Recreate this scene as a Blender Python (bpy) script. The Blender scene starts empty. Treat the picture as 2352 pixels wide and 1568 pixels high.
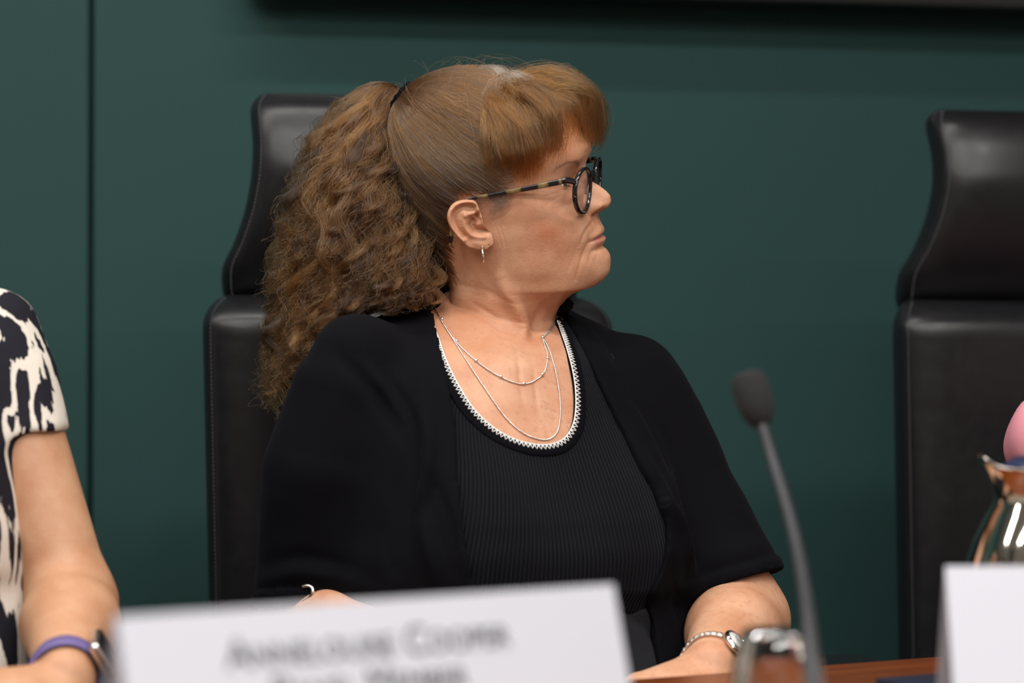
import bpy, bmesh, math, random
import numpy as np
from mathutils import Vector, Matrix, Quaternion
from mathutils.bvhtree import BVHTree

S = bpy.context.scene
COL = S.collection
rng = np.random.default_rng(7)
random.seed(7)

# ------------------------------------------------------------------ camera
F_PX = 2352 * 85.0 / 36.0
CAM = np.array([0.0, 0.0, 1.0])
PITCH = math.atan((876 - 784) / F_PX)
cam_d = bpy.data.cameras.new('camera')
cam_d.lens = 85.0
cam_d.sensor_width = 36.0
cam_d.clip_start = 0.05
cam_d.dof.use_dof = True
cam_d.dof.focus_distance = 2.45
cam_d.dof.aperture_fstop = 2.9
cam = bpy.data.objects.new('camera', cam_d)
COL.objects.link(cam)
cam.location = CAM
cam.rotation_euler = (math.pi / 2 + PITCH, 0, 0)
S.camera = cam

# ------------------------------------------------------------------ view, world
S.view_settings.view_transform = 'Standard'
S.view_settings.look = 'None'
S.view_settings.exposure = 0.0
S.view_settings.gamma = 1.0
S.cycles.max_bounces = 8
S.cycles.diffuse_bounces = 3
S.cycles.glossy_bounces = 5
S.cycles.transmission_bounces = 8
S.cycles.transparent_max_bounces = 10
w = bpy.data.worlds.new('world')
S.world = w
w.use_nodes = True
w.node_tree.nodes['Background'].inputs[0].default_value = (0.8, 0.85, 0.9, 1)
w.node_tree.nodes['Background'].inputs[1].default_value = 0.02

# ------------------------------------------------------------------ room frame (turned 10 degrees) and lamps
RA = math.radians(10.0)
def room(u, v, z=0.0):
    """room coordinates (u along the back wall, v into the depth) -> world"""
    return np.array([u * math.cos(RA) - v * math.sin(RA), u * math.sin(RA) + v * math.cos(RA), z])
WALL_V = 3.36
CEIL = 2.75

def area(name, u, v, z, sx, sy, power, col=(1, 1, 1), rx=0.0, shape='RECTANGLE', spread=180):
    l = bpy.data.lights.new(name, 'AREA')
    l.shape = shape
    l.size = sx
    if shape in ('RECTANGLE', 'ELLIPSE'):
        l.size_y = sy
    l.energy = power
    l.color = col
    l.spread = math.radians(spread)
    o = bpy.data.objects.new(name, l)
    COL.objects.link(o)
    o.location = room(u, v, z)
    o.rotation_euler = (rx, 0, RA)
    return o
LC = (1.0, 0.965, 0.93)
area('ceiling_strip', -0.72, WALL_V - 0.98, CEIL - 0.02, 3.0, 0.07, 29, LC)
area('ceiling_strip', 0.0, WALL_V - 2.05, CEIL - 0.02, 3.4, 0.10, 34, LC)
area('ceiling_strip', 0.2, WALL_V - 3.6, CEIL - 0.02, 3.6, 0.12, 64, LC)
area('ceiling_strip', 0.4, WALL_V - 5.3, CEIL - 0.02, 3.6, 0.12, 105, LC)
for du in (-1.3, -0.45, 0.45, 1.3):
    for dv in (2.1, 3.2):
        area('ceiling_spot', du, WALL_V - dv, CEIL - 0.03, 0.14, 0.14, 5.0, LC, shape='DISK')

# ------------------------------------------------------------------ numeric helpers
def ray(px, py):
    x = (px - 1176) / F_PX
    z = -(py - 784) / F_PX
    c, s = math.cos(PITCH), math.sin(PITCH)
    return np.array([x, c - z * s, s + z * c])
def at(px, py, Y):
    r = ray(px, py)
    return CAM + r * (Y / r[1])
def rotm(yaw, pit, rol):
    cy, sy = math.cos(yaw), math.sin(yaw)
    cp, sp = math.cos(pit), math.sin(pit)
    cr, sr = math.cos(rol), math.sin(rol)
    Rz = np.array([[cy, -sy, 0], [sy, cy, 0], [0, 0, 1]])
    Ry = np.array([[cp, 0, -sp], [0, 1, 0], [sp, 0, cp]])
    Rx = np.array([[1, 0, 0], [0, cr, -sr], [0, sr, cr]])
    return Rz @ Ry @ Rx
def pchip(xk, yk, x):
    """monotone cubic through the keys, vectorised over trailing axes of yk"""
    xk = np.asarray(xk, float); yk = np.asarray(yk, float)
    if xk[0] > xk[-1]:
        xk = xk[::-1]; yk = yk[::-1]
    h = np.diff(xk)
    sh = (-1,) + (1,) * (yk.ndim - 1)
    d = np.diff(yk, axis=0) / h.reshape(sh)
    m = np.zeros_like(yk)
    w1 = (2 * h[1:] + h[:-1]).reshape(sh); w2 = (h[1:] + 2 * h[:-1]).reshape(sh)
    with np.errstate(divide='ignore', invalid='ignore'):
        hm = (w1 + w2) / (w1 / d[:-1] + w2 / d[1:])
    m[1:-1] = np.where(d[:-1] * d[1:] > 0, np.nan_to_num(hm), 0)
    m[0] = d[0]; m[-1] = d[-1]
    x = np.clip(np.asarray(x, float), xk[0], xk[-1])
    i = np.clip(np.searchsorted(xk, x, side='right') - 1, 0, len(h) - 1)
    t = ((x - xk[i]) / h[i])
    t = t.reshape(t.shape + (1,) * (yk.ndim - 1)); hh = h[i].reshape(t.shape)
    return ((2*t**3 - 3*t**2 + 1) * yk[i] + (t**3 - 2*t**2 + t) * hh * m[i]
            + (-2*t**3 + 3*t**2) * yk[i+1] + (t**3 - t**2) * hh * m[i+1])
def crom(P, n):
    """Catmull-Rom through P (k x d), n samples per span"""
    P = np.asarray(P, float)
    Q = np.vstack([2*P[0]-P[1], P, 2*P[-1]-P[-2]])
    out = []
    for i in range(1, len(Q) - 2):
        p0, p1, p2, p3 = Q[i-1], Q[i], Q[i+1], Q[i+2]
        for k in range(n):
            t = k / n
            out.append(0.5*((2*p1) + (-p0+p2)*t + (2*p0-5*p1+4*p2-p3)*t*t + (-p0+3*p1-3*p2+p3)*t**3))
    out.append(P[-1])
    return np.array(out)
def nrm(v):
    v = np.asarray(v, float)
    return v / np.linalg.norm(v)
def sstep(a, b, x):
    t = np.clip((x - a) / (b - a), 0, 1)
    return t * t * (3 - 2 * t)
def gauss(*pairs):
    return np.exp(-sum((a / s) ** 2 for a, s in pairs))
def polydist(pts, line):
    """distance of 2-D points (n x 2) to a polyline and the running fraction along it"""
    line = np.asarray(line, float)
    best = np.full(len(pts), 1e9); frac = np.zeros(len(pts))
    L = np.concatenate([[0], np.cumsum(np.linalg.norm(np.diff(line, axis=0), axis=1))])
    for i in range(len(line) - 1):
        a, b = line[i], line[i+1]
        ab = b - a
        t = np.clip(((pts - a) @ ab) / max(ab @ ab, 1e-12), 0, 1)
        d = np.linalg.norm(pts - (a + t[:, None] * ab), axis=1)
        k = d < best
        best[k] = d[k]; frac[k] = (L[i] + t[k] * (L[i+1] - L[i])) / L[-1]
    return best, frac
def inpoly(pts, poly):
    poly = np.asarray(poly, float)
    x, y = pts[:, 0], pts[:, 1]
    c = np.zeros(len(pts), bool)
    j = len(poly) - 1
    for i in range(len(poly)):
        xi, yi = poly[i]; xj, yj = poly[j]
        with np.errstate(divide='ignore', invalid='ignore'):
            k = ((yi > y) != (yj > y)) & (x < (xj - xi) * (y - yi) / (yj - yi + 1e-15) + xi)
        c ^= k
        j = i
    return c
def vnoise(p, seed=0):
    """smooth value noise in [-1,1] of n x 3 points"""
    g = np.random.default_rng(seed).uniform(-1, 1, (32, 32, 32))
    p = np.asarray(p, float)
    i = np.floor(p).astype(int); f = p - i; f = f * f * (3 - 2 * f)
    r = 0
    for dx in (0, 1):
        for dy in (0, 1):
            for dz in (0, 1):
                wgt = (f[:, 0] if dx else 1 - f[:, 0]) * (f[:, 1] if dy else 1 - f[:, 1]) * (f[:, 2] if dz else 1 - f[:, 2])
                r = r + wgt * g[(i[:, 0]+dx) % 32, (i[:, 1]+dy) % 32, (i[:, 2]+dz) % 32]
    return r

# ------------------------------------------------------------------ scene helpers
def mesh_obj(name, v, f, mat=None, parent=None, smooth=True, attrs=None):
    me = bpy.data.meshes.new(name)
    if isinstance(f, np.ndarray):
        f = f.tolist()
    me.from_pydata([tuple(map(float, p)) for p in v], [], f)
    me.validate(clean_customdata=False)
    if smooth:
        me.polygons.foreach_set('use_smooth', [True] * len(me.polygons))
    if attrs:
        for k, val in attrs.items():
            a = me.attributes.new(k, 'FLOAT', 'POINT')
            a.data.foreach_set('value', np.asarray(val, np.float32))
    me.update()
    o = bpy.data.objects.new(name, me)
    COL.objects.link(o)
    if mat:
        me.materials.append(mat)
    if parent is not None:
        setpar(o, parent)
    return o
def setpar(o, parent):
    """parent keeping the world place (all roots sit unrotated or with a known matrix)"""
    bpy.context.view_layer.update()
    mw = o.matrix_world.copy()
    o.parent = parent
    o.matrix_parent_inverse = parent.matrix_world.inverted()
    o.matrix_world = mw
def thing(name, label, cat, loc=(0, 0, 0), rz=0.0, group=None):
    o = bpy.data.objects.new(name, None)
    COL.objects.link(o)
    o.empty_display_size = 0.05
    o.location = [float(a) for a in loc]
    o.rotation_euler = (0, 0, rz)
    tag(o, label, cat, group)
    bpy.context.view_layer.update()
    return o
def tag(o, label=None, cat=None, group=None, kind=None):
    if label: o['label'] = label
    if cat: o['category'] = cat
    if group: o['group'] = group
    if kind: o['kind'] = kind
    return o
def bm_obj(name, bm, mat=None, parent=None, smooth=True, local=False):
    me = bpy.data.meshes.new(name)
    bm.normal_update()
    bm.to_mesh(me); bm.free()
    if smooth:
        me.polygons.foreach_set('use_smooth', [True] * len(me.polygons))
    if mat: me.materials.append(mat)
    o = bpy.data.objects.new(name, me)
    COL.objects.link(o)
    if parent is not None:
        if local: o.parent = parent
        else: setpar(o, parent)
    return o
def grid_faces(nr, nc, wrap=True):
    i = np.arange(nr - 1)[:, None]; j = np.arange(nc if wrap else nc - 1)[None, :]
    j2 = (j + 1) % nc
    return np.stack([i*nc + j, i*nc + j2, (i+1)*nc + j2, (i+1)*nc + j], -1).reshape(-1, 4)
def tube(path, rad, seg=16, caps=True, up=None, flat=None):
    """verts, faces of a swept tube; rad scalar / per-point / (n,2) elliptical"""
    P = np.asarray(path, float); n = len(P)
    R = np.broadcast_to(np.asarray(rad, float).reshape(-1, 1) if np.ndim(rad) < 2 else np.asarray(rad, float), (n, 1 if np.ndim(rad) < 2 else 2))
    if R.shape[1] == 1: R = np.repeat(R, 2, 1)
    T = np.gradient(P, axis=0); T /= np.linalg.norm(T, axis=1)[:, None] + 1e-12
    u = np.asarray(up if up is not None else ((0, 0, 1) if abs(T[0][2]) < 0.9 else (1, 0, 0)), float)
    V = []
    for k in range(n):
        a = u - T[k] * (u @ T[k]); a /= np.linalg.norm(a) + 1e-12
        if up is None: u = a
        b = np.cross(T[k], a)
        th = np.linspace(0, 2*np.pi, seg, endpoint=False)
        V.append(P[k] + R[k, 0]*np.cos(th)[:, None]*a + R[k, 1]*np.sin(th)[:, None]*b)
    V = np.concatenate(V); F = grid_faces(n, seg).tolist()
    if caps:
        F.append(list(range(seg))[::-1]); F.append(list(range((n-1)*seg, n*seg)))
    return V, F
def lathe(prof, seg=48):
    """profile [(r,z)...] -> verts, faces around z"""
    P = np.asarray(prof, float); th = np.linspace(0, 2*np.pi, seg, endpoint=False)
    V = np.stack([P[:, 0][:, None]*np.cos(th), P[:, 0][:, None]*np.sin(th), np.repeat(P[:, 1][:, None], seg, 1)], -1).reshape(-1, 3)
    F = grid_faces(len(P), seg).tolist()
    return V, F
def join(parts):
    V, F, o = [], [], 0
    for v, f in parts:
        V.append(np.asarray(v)); F += [[i + o for i in q] for q in (f.tolist() if isinstance(f, np.ndarray) else f)]
        o += len(v)
    return np.concatenate(V), F
def rbox(bm, c, s, bev=0.004, seg=3, mat=None):
    """rounded box added to a bmesh"""
    r = bmesh.ops.create_cube(bm, size=1.0)
    vs = r['verts']
    bmesh.ops.scale(bm, vec=s, verts=vs)
    if mat is not None: bmesh.ops.transform(bm, matrix=mat, verts=vs)
    bmesh.ops.translate(bm, vec=c, verts=vs)
    if bev > 0:
        es = list({e for v in vs for e in v.link_edges})
        bmesh.ops.bevel(bm, geom=es, offset=bev, segments=seg, profile=0.5, affect='EDGES')

# ------------------------------------------------------------------ materials
def mat(name, base=(0.5, 0.5, 0.5), rough=0.5, metal=0.0, **kw):
    m = bpy.data.materials.new(name); m.use_nodes = True
    b = m.node_tree.nodes['Principled BSDF']
    b.inputs['Base Color'].default_value = (*base, 1)
    b.inputs['Roughness'].default_value = rough
    b.inputs['Metallic'].default_value = metal
    for k, v in kw.items():
        b.inputs[k.replace('_', ' ')].default_value = v
    return m
def nodes(m):
    nt = m.node_tree
    return nt, nt.nodes['Principled BSDF'], nt.links
def N(nt, t, **kw):
    n = nt.nodes.new(t)
    for k, v in kw.items():
        if k.startswith('i_'):
            n.inputs[int(k[2:]) if k[2:].isdigit() else k[2:].replace('_', ' ')].default_value = v
        else:
            setattr(n, k, v)
    return n
def bump(m, height_socket, strength=0.3, dist=0.001):
    nt, b, L = nodes(m)
    bp = N(nt, 'ShaderNodeBump'); bp.inputs['Strength'].default_value = strength; bp.inputs['Distance'].default_value = dist
    L.new(height_socket, bp.inputs['Height'])
    L.new(bp.outputs[0], b.inputs['Normal'])
    return bp
def noise(nt, scale, detail=4, rough=0.55, vec=None, dist=0.0):
    n = N(nt, 'ShaderNodeTexNoise'); n.inputs['Scale'].default_value = scale
    n.inputs['Detail'].default_value = detail; n.inputs['Roughness'].default_value = rough; n.inputs['Distortion'].default_value = dist
    if vec is not None: nt.links.new(vec, n.inputs['Vector'])
    return n
def ramp(nt, fac, stops):
    r = N(nt, 'ShaderNodeValToRGB')
    e = r.color_ramp.elements
    while len(e) < len(stops): e.new(0.5)
    for k, (p, c) in enumerate(stops):
        e[k].position = p; e[k].color = (*c, 1) if len(c) == 3 else c
    nt.links.new(fac, r.inputs[0])
    return r
def coord(nt, which='Object'):
    return N(nt, 'ShaderNodeTexCoord').outputs[which]
def attr(nt, name):
    a = N(nt, 'ShaderNodeAttribute'); a.attribute_name = name
    return a.outputs['Fac']
def mix(nt, fac, a, b, blend='MIX'):
    n = N(nt, 'ShaderNodeMix', data_type='RGBA', blend_type=blend)
    for s, v in ((n.inputs[0], fac), (n.inputs[6], a), (n.inputs[7], b)):
        if hasattr(v, 'is_output'): nt.links.new(v, s)
        else: s.default_value = v if np.ndim(v) == 0 else (*v[:3], 1)
    return n.outputs[2]

def make_leather():
    m = mat('black_leather', (0.008, 0.008, 0.0095), 0.42)
    nt, b, L = nodes(m)
    c = coord(nt)
    v = N(nt, 'ShaderNodeTexVoronoi'); v.inputs['Scale'].default_value = 900; L.new(c, v.inputs['Vector'])
    n = noise(nt, 60, 4, vec=c)
    bump(m, v.outputs['Distance'], 0.12, 0.0004)
    r = ramp(nt, n.outputs[0], [(0.3, (0.31,)*3), (0.7, (0.40,)*3)]); L.new(r.outputs[0], b.inputs['Roughness'])
    b.inputs['Specular IOR Level'].default_value = 0.40
    return m
def make_wall():
    m = mat('green_wall', (0.030, 0.078, 0.072), 0.7, Specular_IOR_Level=0.2)
    nt, b, L = nodes(m)
    n = noise(nt, 420, 3, vec=coord(nt)); bump(m, n.outputs[0], 0.06, 0.0006)
    n2 = noise(nt, 1.3, 3, vec=coord(nt))
    L.new(mix(nt, n2.outputs[0], (0.0190, 0.056, 0.0535), (0.0225, 0.0645, 0.061)), b.inputs['Base Color'])
    return m
def make_skin(name, tan=1.0, freckle=0.85, hue=(0.0, 0.0, 0.0)):
    m = mat(name, (0.62, 0.36, 0.25), 0.5)
    nt, b, L = nodes(m)
    c = coord(nt)
    base = np.array([0.57, 0.325, 0.205]) + np.array(hue)
    n1 = noise(nt, 26, 5, 0.6, c)
    col = mix(nt, ramp(nt, n1.outputs[0], [(0.35, (0, 0, 0)), (0.68, (1, 1, 1))]).outputs[0], base * 1.08, base * np.array([0.90, 0.76, 0.68]))
    col = mix(nt, attr(nt, 'flush'), col, np.array([0.50, 0.20, 0.105]))
    n2 = noise(nt, 150, 4, 0.6, c)
    k = ramp(nt, n2.outputs[0], [(0.54, (0, 0, 0)), (0.68, (1, 1, 1))])
    mm = N(nt, 'ShaderNodeMath', operation='MULTIPLY'); L.new(k.outputs[0], mm.inputs[0])
    ma = N(nt, 'ShaderNodeMath', operation='ADD', i_1=0.25); L.new(attr(nt, 'freckle'), ma.inputs[0])
    mb = N(nt, 'ShaderNodeMath', operation='MULTIPLY', i_1=freckle); L.new(ma.outputs[0], mb.inputs[0])
    L.new(mb.outputs[0], mm.inputs[1])
    col = mix(nt, mm.outputs[0], col, np.array([0.40, 0.155, 0.085]))
    col = mix(nt, attr(nt, 'lip'), col, np.array([0.44, 0.165, 0.135]))
    col = mix(nt, attr(nt, 'browline'), col, np.array([0.20, 0.10, 0.06]))
    L.new(col, b.inputs['Base Color'])
    b.inputs['Subsurface Weight'].default_value = 0.22
    b.inputs['Subsurface Radius'].default_value = (1.0, 0.35, 0.2)
    b.inputs['Subsurface Scale'].default_value = 0.006
    v = N(nt, 'ShaderNodeTexVoronoi'); v.inputs['Scale'].default_value = 620; L.new(c, v.inputs['Vector'])
    n3 = noise(nt, 420, 6, 0.68, c)
    ad = N(nt, 'ShaderNodeMath', operation='MULTIPLY_ADD', i_1=1.3); L.new(n3.outputs[0], ad.inputs[0]); L.new(v.outputs['Distance'], ad.inputs[2])
    mp = N(nt, 'ShaderNodeMapping'); L.new(c, mp.inputs[0]); mp.inputs['Scale'].default_value = (110, 110, 420); mp.inputs['Rotation'].default_value = (0, 0.35, 0)
    n4 = noise(nt, 1.0, 4, 0.6, mp.outputs[0], 0.4)
    cr_ = N(nt, 'ShaderNodeMath', operation='MULTIPLY'); L.new(n4.outputs[0], cr_.inputs[0]); L.new(attr(nt, 'crepe'), cr_.inputs[1])
    ad2 = N(nt, 'ShaderNodeMath', operation='MULTIPLY_ADD', i_1=3.0); L.new(cr_.outputs[0], ad2.inputs[0]); L.new(ad.outputs[0], ad2.inputs[2])
    bump(m, ad2.outputs[0], 0.34, 0.00045)
    r = ramp(nt, n3.outputs[0], [(0.3, (0.42,)*3), (0.7, (0.6,)*3)]); L.new(r.outputs[0], b.inputs['Roughness'])
    b.inputs['Specular IOR Level'].default_value = 0.42
    return m
def make_knit(name, col, rough=0.9, ribs=0, sheen=0.25, noise_amt=0.3):
    m = mat(name, col, rough)
    nt, b, L = nodes(m)
    c = coord(nt)
    b.inputs['Sheen Weight'].default_value = sheen
    b.inputs['Sheen Roughness'].default_value = 0.4
    b.inputs['Sheen Tint'].default_value = (0.75, 0.78, 1.0, 1)
    b.inputs['Specular IOR Level'].default_value = 0.08
    n = noise(nt, 700, 3, 0.6, c)
    if ribs:
        w_ = N(nt, 'ShaderNodeMath', operation='MULTIPLY', i_1=float(ribs)); L.new(attr(nt, 'rib'), w_.inputs[0])
        s_ = N(nt, 'ShaderNodeMath', operation='SINE'); L.new(w_.outputs[0], s_.inputs[0])
        a_ = N(nt, 'ShaderNodeMath', operation='MULTIPLY_ADD', i_1=0.5); L.new(n.outputs[0], a_.inputs[0]); L.new(s_.outputs[0], a_.inputs[2])
        bump(m, a_.outputs[0], 0.7, 0.0009)
        rr = ramp(nt, s_.outputs[0], [(0.0, tuple(np.array(col) * 0.55)), (0.6, tuple(np.array(col) * 1.25))])
        L.new(rr.outputs[0], b.inputs['Base Color'])
    else:
        bump(m, n.outputs[0], noise_amt, 0.0008)
    return m
def make_wood():
    m = mat('table_wood', (0.25, 0.07, 0.02), 0.32)
    nt, b, L = nodes(m)
    mp = N(nt, 'ShaderNodeMapping'); L.new(coord(nt), mp.inputs[0]); mp.inputs['Scale'].default_value = (1.5, 22, 22)
    n = noise(nt, 3.2, 7, 0.62, mp.outputs[0], 0.6)
    r = ramp(nt, n.outputs[0], [(0.25, (0.085, 0.018, 0.005)), (0.5, (0.16, 0.038, 0.009)), (0.75, (0.24, 0.064, 0.015))])
    L.new(r.outputs[0], b.inputs['Base Color'])
    b.inputs['Specular IOR Level'].default_value = 0.25; b.inputs['Coat Weight'].default_value = 0.05; b.inputs['Coat Roughness'].default_value = 0.2
    return m
M = {}
M['leather'] = make_leather()
M['wall'] = make_wall()
M['skin'] = make_skin('skin_fair_tanned')
M['skin_tan'] = make_skin('skin_olive', hue=(-0.09, -0.055, -0.045), freckle=0.12)
M['cardigan'] = make_knit('black_cardigan_knit', (0.0026, 0.0026, 0.0038), sheen=0.016)
M['tank'] = make_knit('black_rib_knit', (0.0078, 0.0083, 0.0106), ribs=1.0, sheen=0.03)
M['trouser'] = make_knit('charcoal_trouser_cloth', (0.018, 0.018, 0.021), sheen=0.05)
M['wood'] = make_wood()
M['silver'] = mat('silver', (0.80, 0.79, 0.77), 0.22, 1.0)
M['chrome'] = mat('chrome', (0.86, 0.86, 0.84), 0.06, 1.0)
M['white_thread'] = mat('white_thread', (0.72, 0.72, 0.70), 0.8)
M['thread'] = mat('grey_thread', (0.10, 0.10, 0.11), 0.6)
M['plastic'] = mat('black_plastic', (0.010, 0.010, 0.011), 0.35)
M['carpet'] = mat('carpet', (0.05, 0.055, 0.06), 0.95)
M['beige'] = mat('beige_paint', (0.55, 0.50, 0.42), 0.8)
M['ceil'] = mat('ceiling_white', (0.75, 0.75, 0.73), 0.9)

# ------------------------------------------------------------------ the room
def slab(name, u0, u1, v0, v1, z0, z1, m, bev=0.0):
    bm = bmesh.new()
    rbox(bm, ((u0+u1)/2, (v0+v1)/2, (z0+z1)/2), (u1-u0, v1-v0, z1-z0), bev, 2)
    o = bm_obj(name, bm, m, smooth=False)
    o.rotation_euler = (0, 0, RA)
    return o
tag(slab('floor', -3.2, 3.2, -2.6, WALL_V + 0.1, -0.1, 0.0, M['carpet']), kind='structure')
tag(slab('ceiling', -3.2, 3.2, -2.6, WALL_V + 0.1, CEIL, CEIL + 0.1, M['ceil']), kind='structure')
tag(slab('wall_left', -3.3, -3.2, -2.6, WALL_V + 0.1, 0, CEIL, M['beige']), kind='structure')
tag(slab('wall_right', 3.2, 3.3, -2.6, WALL_V + 0.1, 0, CEIL, M['beige']), kind='structure')
tag(slab('wall_front', -3.3, 3.3, -2.7, -2.6, 0, CEIL, mat('front_wall_darkened', (0.10, 0.07, 0.05), 0.5)), kind='structure')  # wall out of view, colour darkened so the chair leather reflects less
# green back wall of two panels with a narrow open joint between them
def wall_u(px, py=800):
    r = ray(px, py); n = room(0, 1); t = (WALL_V - CAM @ n) / (r @ n)
    return (CAM + r * t) @ room(1, 0), (CAM + r * t)[2]
SEAM = wall_u(208)[0]
g = 0.0035
bm = bmesh.new()
rbox(bm, ((-3.2 + SEAM - g)/2, WALL_V + 0.02, CEIL/2), (SEAM - g + 3.2, 0.04, CEIL), 0.002, 2)
rbox(bm, ((3.2 + SEAM + g)/2, WALL_V + 0.02, CEIL/2), (3.2 - SEAM - g, 0.04, CEIL), 0.002, 2)
rbox(bm, (0, WALL_V + 0.055, CEIL/2), (6.4, 0.03, CEIL), 0)
o = bm_obj('wall_back', bm, M['wall'], smooth=False); o.rotation_euler = (0, 0, RA)
tag(o, kind='structure')
# wall-mounted display above the frame: its depth shades the upper wall
DU = wall_u(560)[0]
dsp = thing('wall_display', 'wide black display screen mounted on the green wall above the heads', 'screen', room(DU + 1.05, WALL_V, 1.533), RA)
bm = bmesh.new(); rbox(bm, (0, -0.055, 0.36), (2.1, 0.070, 0.72), 0.004)
bm_obj('housing', bm, M['plastic'], dsp, local=True)
bm = bmesh.new(); rbox(bm, (0, -0.091, 0.36), (2.06, 0.004, 0.68), 0.001)
bm_obj('screen', bm, mat('dark_glass', (0.004, 0.004, 0.005), 0.08), dsp, local=True)
bm = bmesh.new(); rbox(bm, (0, -0.0105, 0.36), (0.6, 0.019, 0.4), 0.002)
bm_obj('bracket', bm, M['plastic'], dsp, local=True)

# ------------------------------------------------------------------ the seated woman: frames
HC = np.array([-0.00753, 2.47, 1.17102])          # midpoint between the ears
HR = rotm(math.radians(-17), math.radians(8), math.radians(14))
def hw(p):                                         # head-local (m) -> world
    return np.asarray(p, float) @ HR.T + HC
def hl(p):                                         # world -> head-local
    return (np.asarray(p, float) - HC) @ HR
TYAW = math.radians(25)
TF = np.array([math.sin(TYAW), -math.cos(TYAW), 0])
TL = np.array([math.cos(TYAW), math.sin(TYAW), 0])
TC = np.array([-0.014, 2.49, 0])
def tw(u, d, z):                                   # torso (lateral, forward, height) -> world
    return TC + TL * u + TF * d + np.array([0, 0, z])
def tl(p):
    q = np.asarray(p, float) - TC
    return np.stack([q @ TL, q @ TF, q[..., 2]], -1)

# profile of the face (z, x in mm, head-local): with nose, lips and chin / without
PZ = np.array([(90, 88), (75, 94.5), (61, 98), (53, 99.5), (48, 98), (41, 94.8), (35, 92.9), (28.6, 92.6), (19.5, 96.1), (12.7, 103.6), (4.9, 110.2),
      (-1, 112.6), (-4.5, 112.4), (-8.2, 110.2), (-11.3, 106.0), (-13.6, 98.6), (-15.4, 95.6), (-20, 96.2), (-26, 97.6), (-31, 99.2), (-34.6, 98.6),
      (-37.0, 96.4), (-38.4, 95.4), (-39.6, 96.4), (-42, 98.7), (-44.6, 97.6), (-49.2, 94.8), (-53, 97.6), (-61, 100), (-70, 98.6), (-78, 95.0), (-83, 90.4), (-86.2, 83)])
QZ = np.array([(90, 88), (75, 94.5), (61, 98), (53, 99.2), (44, 95.0), (35, 91.0), (28, 88.5), (18, 87), (5, 87), (-8, 89), (-15, 91.5), (-30, 93.0), (-45, 92.5), (-60, 91.5), (-70, 91), (-78, 89.2), (-83, 87.3), (-86.2, 83)])
# rows: F(x,z), B(x,z), half width, widest at, front and back exponents (mm, head-local)
rows = []
for z in (142.8, 141.5, 138, 131, 120, 106, 90):
    s = math.sqrt(max(0.0, 1 - ((z - 47) / 96.0) ** 2)) if z < 142.9 else 0.02
    xf = -4 + 99.5 * s if z > 91 else 88
    rows.append((xf, z, -4 - 94 * s, z, 75 * s, 0.5, 2.15, 2.1))
for z, xb, wd, xm, pf in ((75, -94, 72, -2, 2.2), (61, -98, 75, 2, 2.4), (53, -98, 75, 2, 2.4), (44, -98, 74.5, 3, 2.45), (35, -98, 73.5, 5, 2.45), (24, -97, 72, 8, 2.4),
                       (10, -94, 70.5, 10, 2.35), (-4, -90, 69, 12, 2.3), (-15, -86, 68.5, 14, 2.25), (-28, -81, 67, 14, 2.2), (-40, -78, 65, 13, 2.15),
                       (-52, -75, 63, 12, 2.1), (-64, -73, 61, 12, 2.05), (-74, -72, 59.5, 11, 2.0)):
    xf = float(pchip(QZ[:, 0], QZ[:, 1], np.array([z]))[0])
    zb = z if z > 0 else z * 0.62
    rows.append((xf, z, xb, zb, wd, (xm - xb) / (xf - xb), pf, 2.15))
rows.append((83.0, -86.2, -71, -53, 58.5, 0.53, 1.95, 2.1))
rows.append((73, -88.0, -71, -57, 57.5, 0.52, 1.95, 2.1))
rows.append((60, -90.5, -71, -62, 57, 0.51, 1.95, 2.1))
rows.append((49, -95, -72, -68, 57, 0.5, 1.98, 2.1))
rows.append((39, -103, -73, -76, 58, 0.5, 2.0, 2.1))
KF, KB, KL, KP = [], [], [], []
for (xf, zf, xb, zb, wd, m, pf, pb) in rows:
    KF.append(hw(np.array([xf, 0, zf]) / 1000)); KB.append(hw(np.array([xb, 0, zb]) / 1000))
    KL.append(HR[:, 1]); KP.append((wd / 1000, m, pf, pb))
TROWS = [  # ZF, dF, ZB, dB, half width, m, pf, pb
    (1.030, 0.084, 1.100, 0.052, 0.068, 0.5, 2.1, 2.1),
    (1.018, 0.097, 1.084, 0.068, 0.112, 0.48, 2.1, 2.1),
    (1.004, 0.105, 1.062, 0.082, 0.156, 0.47, 2.1, 2.1),
    (0.987, 0.112, 1.036, 0.095, 0.180, 0.47, 2.2, 2.2),
    (0.962, 0.121, 0.990, 0.105, 0.186, 0.46, 2.3, 2.3),
    (0.930, 0.134, 0.930, 0.112, 0.188, 0.46, 2.35, 2.4),
    (0.890, 0.153, 0.890, 0.114, 0.188, 0.45, 2.35, 2.4),
    (0.858, 0.170, 0.858, 0.115, 0.190, 0.44, 2.35, 2.4),
    (0.825, 0.181, 0.825, 0.118, 0.195, 0.43, 2.35, 2.4),
    (0.797, 0.178, 0.797, 0.120, 0.198, 0.43, 2.35, 2.4),
    (0.778, 0.166, 0.778, 0.122, 0.200, 0.43, 2.35, 2.4),
    (0.745, 0.172, 0.745, 0.124, 0.204, 0.43, 2.35, 2.4),
    (0.690, 0.186, 0.690, 0.126, 0.208, 0.43, 2.35, 2.4),
    (0.620, 0.186, 0.620, 0.126, 0.208, 0.43, 2.4, 2.4),
    (0.560, 0.170, 0.560, 0.120, 0.200, 0.43, 2.4, 2.4)]
n_head_rows = len(KF)
for (zf, df, zb, db, wd, m, pf, pb) in TROWS:
    KF.append(tw(0, df, zf)); KB.append(tw(0, -db, zb)); KL.append(TL); KP.append((wd, m, pf, pb))
KF, KB, KL, KP = map(np.array, (KF, KB, KL, KP))

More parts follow.
